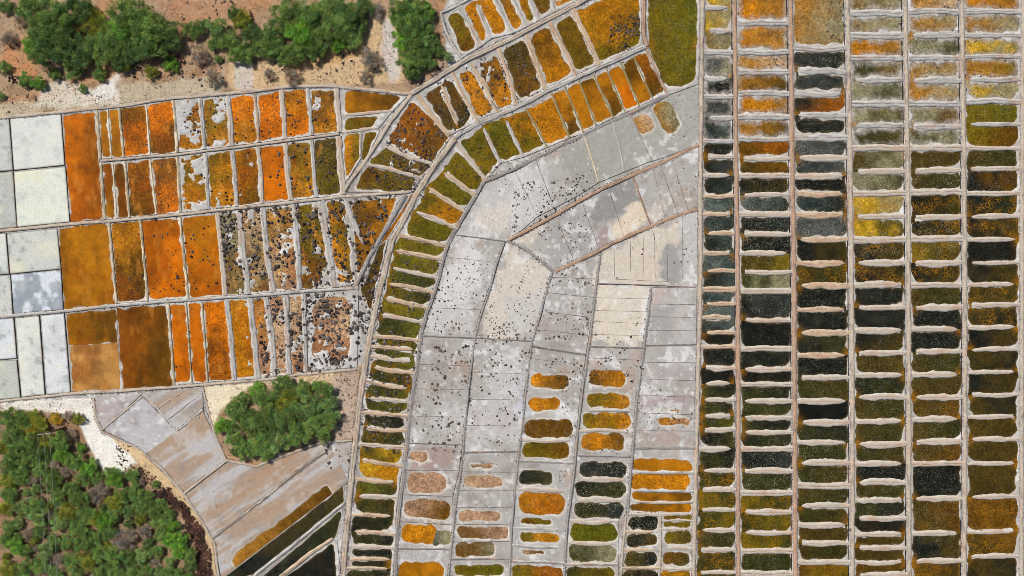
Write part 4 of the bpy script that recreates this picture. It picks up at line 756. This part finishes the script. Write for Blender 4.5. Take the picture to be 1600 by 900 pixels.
def trunk_mesh(seed):
    r = random.Random(seed); V = []; F = []
    def limb(p, q, r0, r1):
        p, q = Vector(p), Vector(q); d = (q-p).normalized(); s = d.orthogonal().normalized(); t = d.cross(s); b = len(V)
        for c_, rr in ((p, r0), (q, r1)):
            for k in range(6): V.append(tuple(c_+(s*math.cos(k*1.047)+t*math.sin(k*1.047))*rr))
        for k in range(6): F.append((b+k, b+(k+1) % 6, b+6+(k+1) % 6, b+6+k))
    limb((0, 0, -.12), (.02, .03, .22), .065, .045)
    for k in range(7):
        a = k*.9+r.random(); m = (math.cos(a)*.3, math.sin(a)*.3, .38+r.random()*.12); limb((.02, .03, .2), m, .032, .018)
        for j in range(2):
            b = a+r.uniform(-.6, .6); limb(m, (math.cos(b)*.65, math.sin(b)*.65, .5+r.random()*.2), .016, .006)
    me = bpy.data.meshes.new('trunk'); me.from_pydata(V, [], F); me.materials.append(M_BARK); return me
TRUNK = [trunk_mesh(s) for s in (1, 2, 3)]
TINT = {'g': (1.38, 1.5, 1.55), 'd': (1.0, 1.15, 1.3), 'b': (1.4, 1.85, 1.1), 'y': (1.9, 1.5, .9), 'o': (3.2, 1.7, .8), 's': (1.7, 1.75, 2.2), 'x': (1.2, 1.2, 1.15), 'p': (1.35, 1.28, 1.12)}
def tree(x, y, r, k, where, i):
    dry = k in 'xp'; h = r*.1*.75; f = 1-h/CAM_H; X, Y = 800+(x-800)*f, 450+(y-450)*f      # the crown stands above the ground point below it
    e = empty('dry_shrub' if dry else ('thorn_tree' if r >= 17 else 'thorn_bush'), P3(X, Y, -.05))
    wd = {'g': 'green', 'd': 'dark green', 'b': 'bright green', 'y': 'yellowish green', 'o': 'orange brown', 's': 'silvery green', 'x': 'leafless grey', 'p': 'leafless pinkish'}[k]
    tag(e, f'{wd} {"shrub" if dry else ("tree" if r >= 17 else "bush")}, {ordw(i)} from the left {where}', 'shrub' if dry or r < 17 else 'tree', f'trees and shrubs {where}')
    s = r*.1*1.06; a = rnd.uniform(0, 6.28); j = rnd.uniform(.88, 1.14)
    for nm, me in (('crown', rnd.choice(DRY if dry else CROWN)), ('trunk', rnd.choice(TRUNK))):
        o = bpy.data.objects.new(nm, me); C.objects.link(o); o.parent = e; o.scale = (s, s*rnd.uniform(.9, 1.1), s*rnd.uniform(.8, 1.0)*(.9 if dry else 1)); o.rotation_euler = (0, 0, a)
        if nm == 'crown': t = TINT[k]; o.color = (t[0]*j, t[1]*j, t[2]*j, 1)
GR = {'in the grove at the top left': [(52,12,30,'g'),(85,30,30,'g'),(60,50,24,'g'),(70,78,26,'d'),(48,72,18,'b'),(100,62,26,'d'),(120,12,26,'d'),(118,88,24,'d'),(112,110,14,'g'),(145,35,22,'y'),(150,75,26,'g'),(175,58,26,'g'),(185,88,20,'d'),(200,22,30,'g'),(190,45,24,'b'),(225,40,30,'g'),(235,62,28,'g'),(258,52,24,'d'),(215,75,22,'d'),(265,99,13,'b'),(235,112,11,'y'),(195,100,11,'y'),(8,8,12,'d'),(4,104,11,'g'),(38,124,12,'g'),(59,129,11,'b'),(84,115,10,'g'),(154,115,11,'g'),(128,138,7,'g'),(30,28,12,'p'),(10,60,14,'p'),(310,85,16,'p'),(0,150,7,'g')],
 'in the grove above the left pans': [(298,46,15,'g'),(315,40,12,'d'),(338,42,17,'s'),(335,65,14,'g'),(358,62,16,'g'),(378,32,17,'y'),(370,82,16,'g'),(395,55,20,'d'),(385,82,16,'g'),(340,92,7,'g'),(415,70,22,'g'),(430,45,22,'g'),(440,85,18,'g'),(448,18,24,'g'),(470,50,24,'b'),(462,80,20,'g'),(485,20,24,'g'),(500,55,22,'g'),(515,12,26,'g'),(490,78,18,'d'),(530,40,26,'g'),(545,20,24,'d'),(548,55,20,'s'),(560,38,16,'g'),(528,68,14,'b'),(570,10,16,'d'),(588,14,14,'x'),(578,92,18,'x'),(420,115,10,'x'),(455,118,13,'p'),(570,118,12,'p'),(330,118,16,'p'),(365,20,12,'d')],
 'in the dense clump left of the top comb': [(625,14,20,'g'),(648,10,22,'g'),(665,18,15,'b'),(640,38,24,'g'),(660,45,20,'d'),(628,62,18,'b'),(650,70,24,'g'),(672,68,18,'g'),(640,95,20,'g'),(662,92,18,'d'),(686,80,10,'g'),(645,112,14,'d'),(700,88,8,'s'),(672,96,9,'o'),(616,28,10,'g')],
 'in the bush thicket below the orange rows': [(362,640,14,'s'),(348,665,15,'b'),(375,628,15,'g'),(378,655,20,'g'),(365,685,18,'g'),(400,610,14,'b'),(415,625,20,'g'),(440,602,18,'g'),(445,625,20,'y'),(470,610,16,'g'),(400,660,22,'g'),(430,655,22,'d'),(455,650,22,'g'),(480,635,20,'s'),(505,610,16,'g'),(512,632,16,'s'),(515,655,16,'g'),(490,665,20,'g'),(465,680,20,'g'),(435,690,20,'s'),(405,690,20,'g'),(385,705,16,'g'),(505,680,14,'g'),(415,708,14,'g'),(368,706,10,'d'),(492,604,8,'b')],
 'in the woodland at the lower left': [(12,655,18,'g'),(32,662,18,'g'),(18,682,18,'g'),(52,650,11,'y'),(44,668,13,'o'),(60,665,14,'y'),(45,690,16,'g'),(70,690,14,'y'),(92,692,16,'g'),(85,655,10,'o'),(105,650,9,'p'),(120,655,10,'y'),(108,680,11,'p'),(20,706,16,'g'),(5,700,14,'y'),(62,708,14,'d'),(38,722,14,'g'),(96,712,13,'b'),(10,728,17,'g'),(30,745,15,'g'),(8,752,14,'y'),(62,735,14,'g'),(80,748,16,'g'),(100,740,11,'p'),(115,722,15,'g'),(136,732,15,'b'),(126,700,8,'b'),(128,748,14,'g'),(12,775,15,'g'),(8,795,13,'y'),(34,795,16,'s'),(55,788,15,'g'),(58,808,15,'s'),(88,780,15,'g'),(82,762,12,'d'),(110,765,15,'g'),(125,782,17,'g'),(145,775,14,'x'),(158,765,14,'p'),(105,800,15,'y'),(90,818,14,'s'),(135,805,16,'g'),(118,825,16,'g'),(148,812,14,'y'),(178,750,15,'b'),(170,740,11,'g'),(205,745,13,'g'),(192,775,14,'g'),(178,785,14,'y'),(210,770,14,'g'),(218,792,14,'g'),(200,800,12,'d'),(230,778,12,'g'),(238,800,13,'g'),(178,805,13,'g'),(160,815,14,'b'),(170,832,14,'d'),(188,845,18,'x'),(205,838,12,'p'),(150,840,14,'g'),(128,850,16,'g'),(105,848,14,'g'),(82,845,11,'g'),(42,835,10,'p'),(12,825,12,'g'),(5,845,12,'g'),(22,855,15,'b'),(38,862,12,'g'),(70,862,14,'s'),(92,875,14,'p'),(62,885,15,'g'),(35,890,15,'g'),(10,890,14,'y'),(110,880,16,'g'),(85,900,14,'g'),(135,878,15,'y'),(155,868,15,'g'),(178,870,17,'g'),(200,872,12,'d'),(155,895,15,'g'),(180,898,15,'g'),(205,895,14,'g'),(222,870,14,'s'),(228,892,12,'g'),(245,862,11,'g'),(255,815,14,'g'),(268,822,12,'b'),(250,835,12,'g'),(262,845,12,'b'),(280,842,13,'b'),(278,860,14,'b'),(296,868,12,'g'),(265,878,10,'s'),(262,895,11,'g'),(240,818,9,'s'),(250,790,12,'g'),(262,802,10,'g'),(242,757,7,'g'),(218,812,11,'y'),(120,902,14,'g'),(50,750,10,'p'),(240,880,10,'p')]}
wl_ = []; wp_ = [(0,645),(100,660),(150,735),(225,745),(255,785),(300,850),(300,905),(0,905)]
for _ in range(1400):
    x, y = rng.uniform(0, 305), rng.uniform(645, 905); rr_ = rng.uniform(6.5, 12.5)
    if not inpoly((x, y), wp_) or any((x-a)**2+(y-b)**2 < ((c+rr_)*.72)**2 for a, b, c, _k in wl_+GR['in the woodland at the lower left']): continue
    wl_.append((round(x), round(y), rr_, 'gsxpdgsy'[int(rng.integers(0, 8))]))
GR['low between the woodland trees'] = wl_[:95]
for wh, lst in GR.items():
    for i, t in enumerate(sorted(lst)): tree(*t, wh, i+1)
# dead brush and litter on the dry ground
def litter():
    n = 52000; xy = np.c_[rng.uniform(-60, 720, n), rng.uniform(-60, 960, n)]; d = poly_sd(xy[:, 0], xy[:, 1], WORKS[0]); h = poly_sd(xy[:, 0], xy[:, 1], HOLES[0]); d = np.maximum(d, -h)
    cl = fbm(xy[:, 0], xy[:, 1], 22, 301, 3)+rng.uniform(-.35, .35, n)
    white = np.minimum(poly_sd(xy[:, 0], xy[:, 1], [(118,648),(150,630),(165,672),(222,705),(222,715),(180,745),(160,735),(140,700)]), poly_sd(xy[:, 0], xy[:, 1], [(316,604),(400,597),(400,612),(345,640),(333,672)]))
    xy = xy[(d > 3) & (cl > -.05) & (white > 2)]; n = len(xy)
    a = rng.uniform(0, 6.28, n); L = rng.uniform(.05, .2, n); w_ = rng.uniform(.02, .07, n); X, Y = (xy[:, 0]-800)*.1, (450-xy[:, 1])*.1; z = fbm(xy[:, 0], xy[:, 1], 30, 3)*.12+fbm(xy[:, 0], xy[:, 1], 8, 4)*.05+rng.uniform(0, .12, n)
    u = np.c_[np.cos(a)*L, np.sin(a)*L, rng.normal(0, .05, n)]; t = np.c_[-np.sin(a)*w_, np.cos(a)*w_, rng.normal(0, .03, n)]; c = np.c_[X, Y, z]
    V = np.stack([c-u, c+t, c+u, c-t], 1).reshape(-1, 3); pal = lin(np.array([(66,46,36),(96,70,50),(150,132,110),(70,52,42),(176,142,104),(104,104,70),(190,150,110)])); col = np.repeat(pal[rng.integers(0, 7, n)], 4, 0)
    tag(mesh_np('dead_brush', V, np.arange(4*n).reshape(n, 4), M_LITTER, None, col, smoothf=False), 'dead twigs and dry litter on the reddish soil', 'litter', kind='stuff')
M_LITTER = mk_leaf('litter', True); litter()
# ================================================================= POWER LINE
def tube(name, pts, r, mat, parent, n=6):
    V = []; F = []; P = [Vector(p) for p in pts]
    for i, p in enumerate(P):
        d = (P[min(i+1, len(P)-1)]-P[max(i-1, 0)]).normalized(); s = d.orthogonal().normalized(); t = d.cross(s); rr = r[i] if isinstance(r, (list, tuple)) else r
        for k in range(n): V.append(p+(s*math.cos(k*6.2832/n)+t*math.sin(k*6.2832/n))*rr)
    for i in range(len(P)-1):
        for k in range(n): F.append((i*n+k, i*n+(k+1) % n, (i+1)*n+(k+1) % n, (i+1)*n+k))
    F += [tuple(range(n))[::-1], tuple((len(P)-1)*n+k for k in range(n))]
    o = mesh_np(name, [tuple(v-parent.location) if parent else tuple(v) for v in V], [f for f in F if len(f) == 4], mat, parent); return o
HP = 4.8
def top_at(x, y, h=HP): f = 1-h/CAM_H; return ((x-800)*.1*f, (450-y)*.1*f, h)
def pole(x, y, lab):
    tx, ty, _ = top_at(x, y); e = empty('utility_pole', (tx, ty, -.1)); tag(e, lab, 'utility pole', 'utility poles of the wire line')
    tube('post', [(tx, ty, -.3), (tx, ty, HP+.1)], [.17, .11], M_BARK, e, 8)
    tube('crossarm', [(tx-.95, ty-.12, HP-.12), (tx+.95, ty+.12, HP-.12)], .07, M_CONC, e)
    for s in (-.88, 0, .88): tube('insulator', [(tx+s, ty+s*.12, HP-.1), (tx+s, ty+s*.12, HP+.12), (tx+s, ty+s*.12, HP+.22)], [.05, .09, .04], M_CONC, e)
    return tx, ty
p0 = pole(69, 678, 'pale utility pole with crossarm standing over the lower left woodland')
p1 = (top_at(62, -40)[0], top_at(62, -40)[1]); p2 = top_at(82, 1150)[:2]
for s in (-.88, 0, .88):
    a = Vector((p0[0]+s, p0[1]+s*.12, HP+.18)); b = Vector((p2[0]+s, p2[1], HP+.2)); c = a.lerp(b, .5)-Vector((0, 0, .8))
    g = [a.lerp(b, t/16)-Vector((0, 0, 3.2*(t/16)*(1-t/16))) for t in range(17)]
    e = tube('power_line', g, .018, M_WIRE, None, 5); tag(e, f'{ {-.88: "left", 0: "middle", .88: "right"}[s] } of the three thin pale wires crossing the lower left woodland', 'wire', 'three wires south of the pole')
for o in C.objects:
    if len(str(o.get('label', '')).split()) > 16: print('LONG', o['label'])
print('pans', n_pans, 'tris', sum(len(o.data.polygons)*2 for o in C.objects if o.type == 'MESH'), 'objs', len(C.objects))
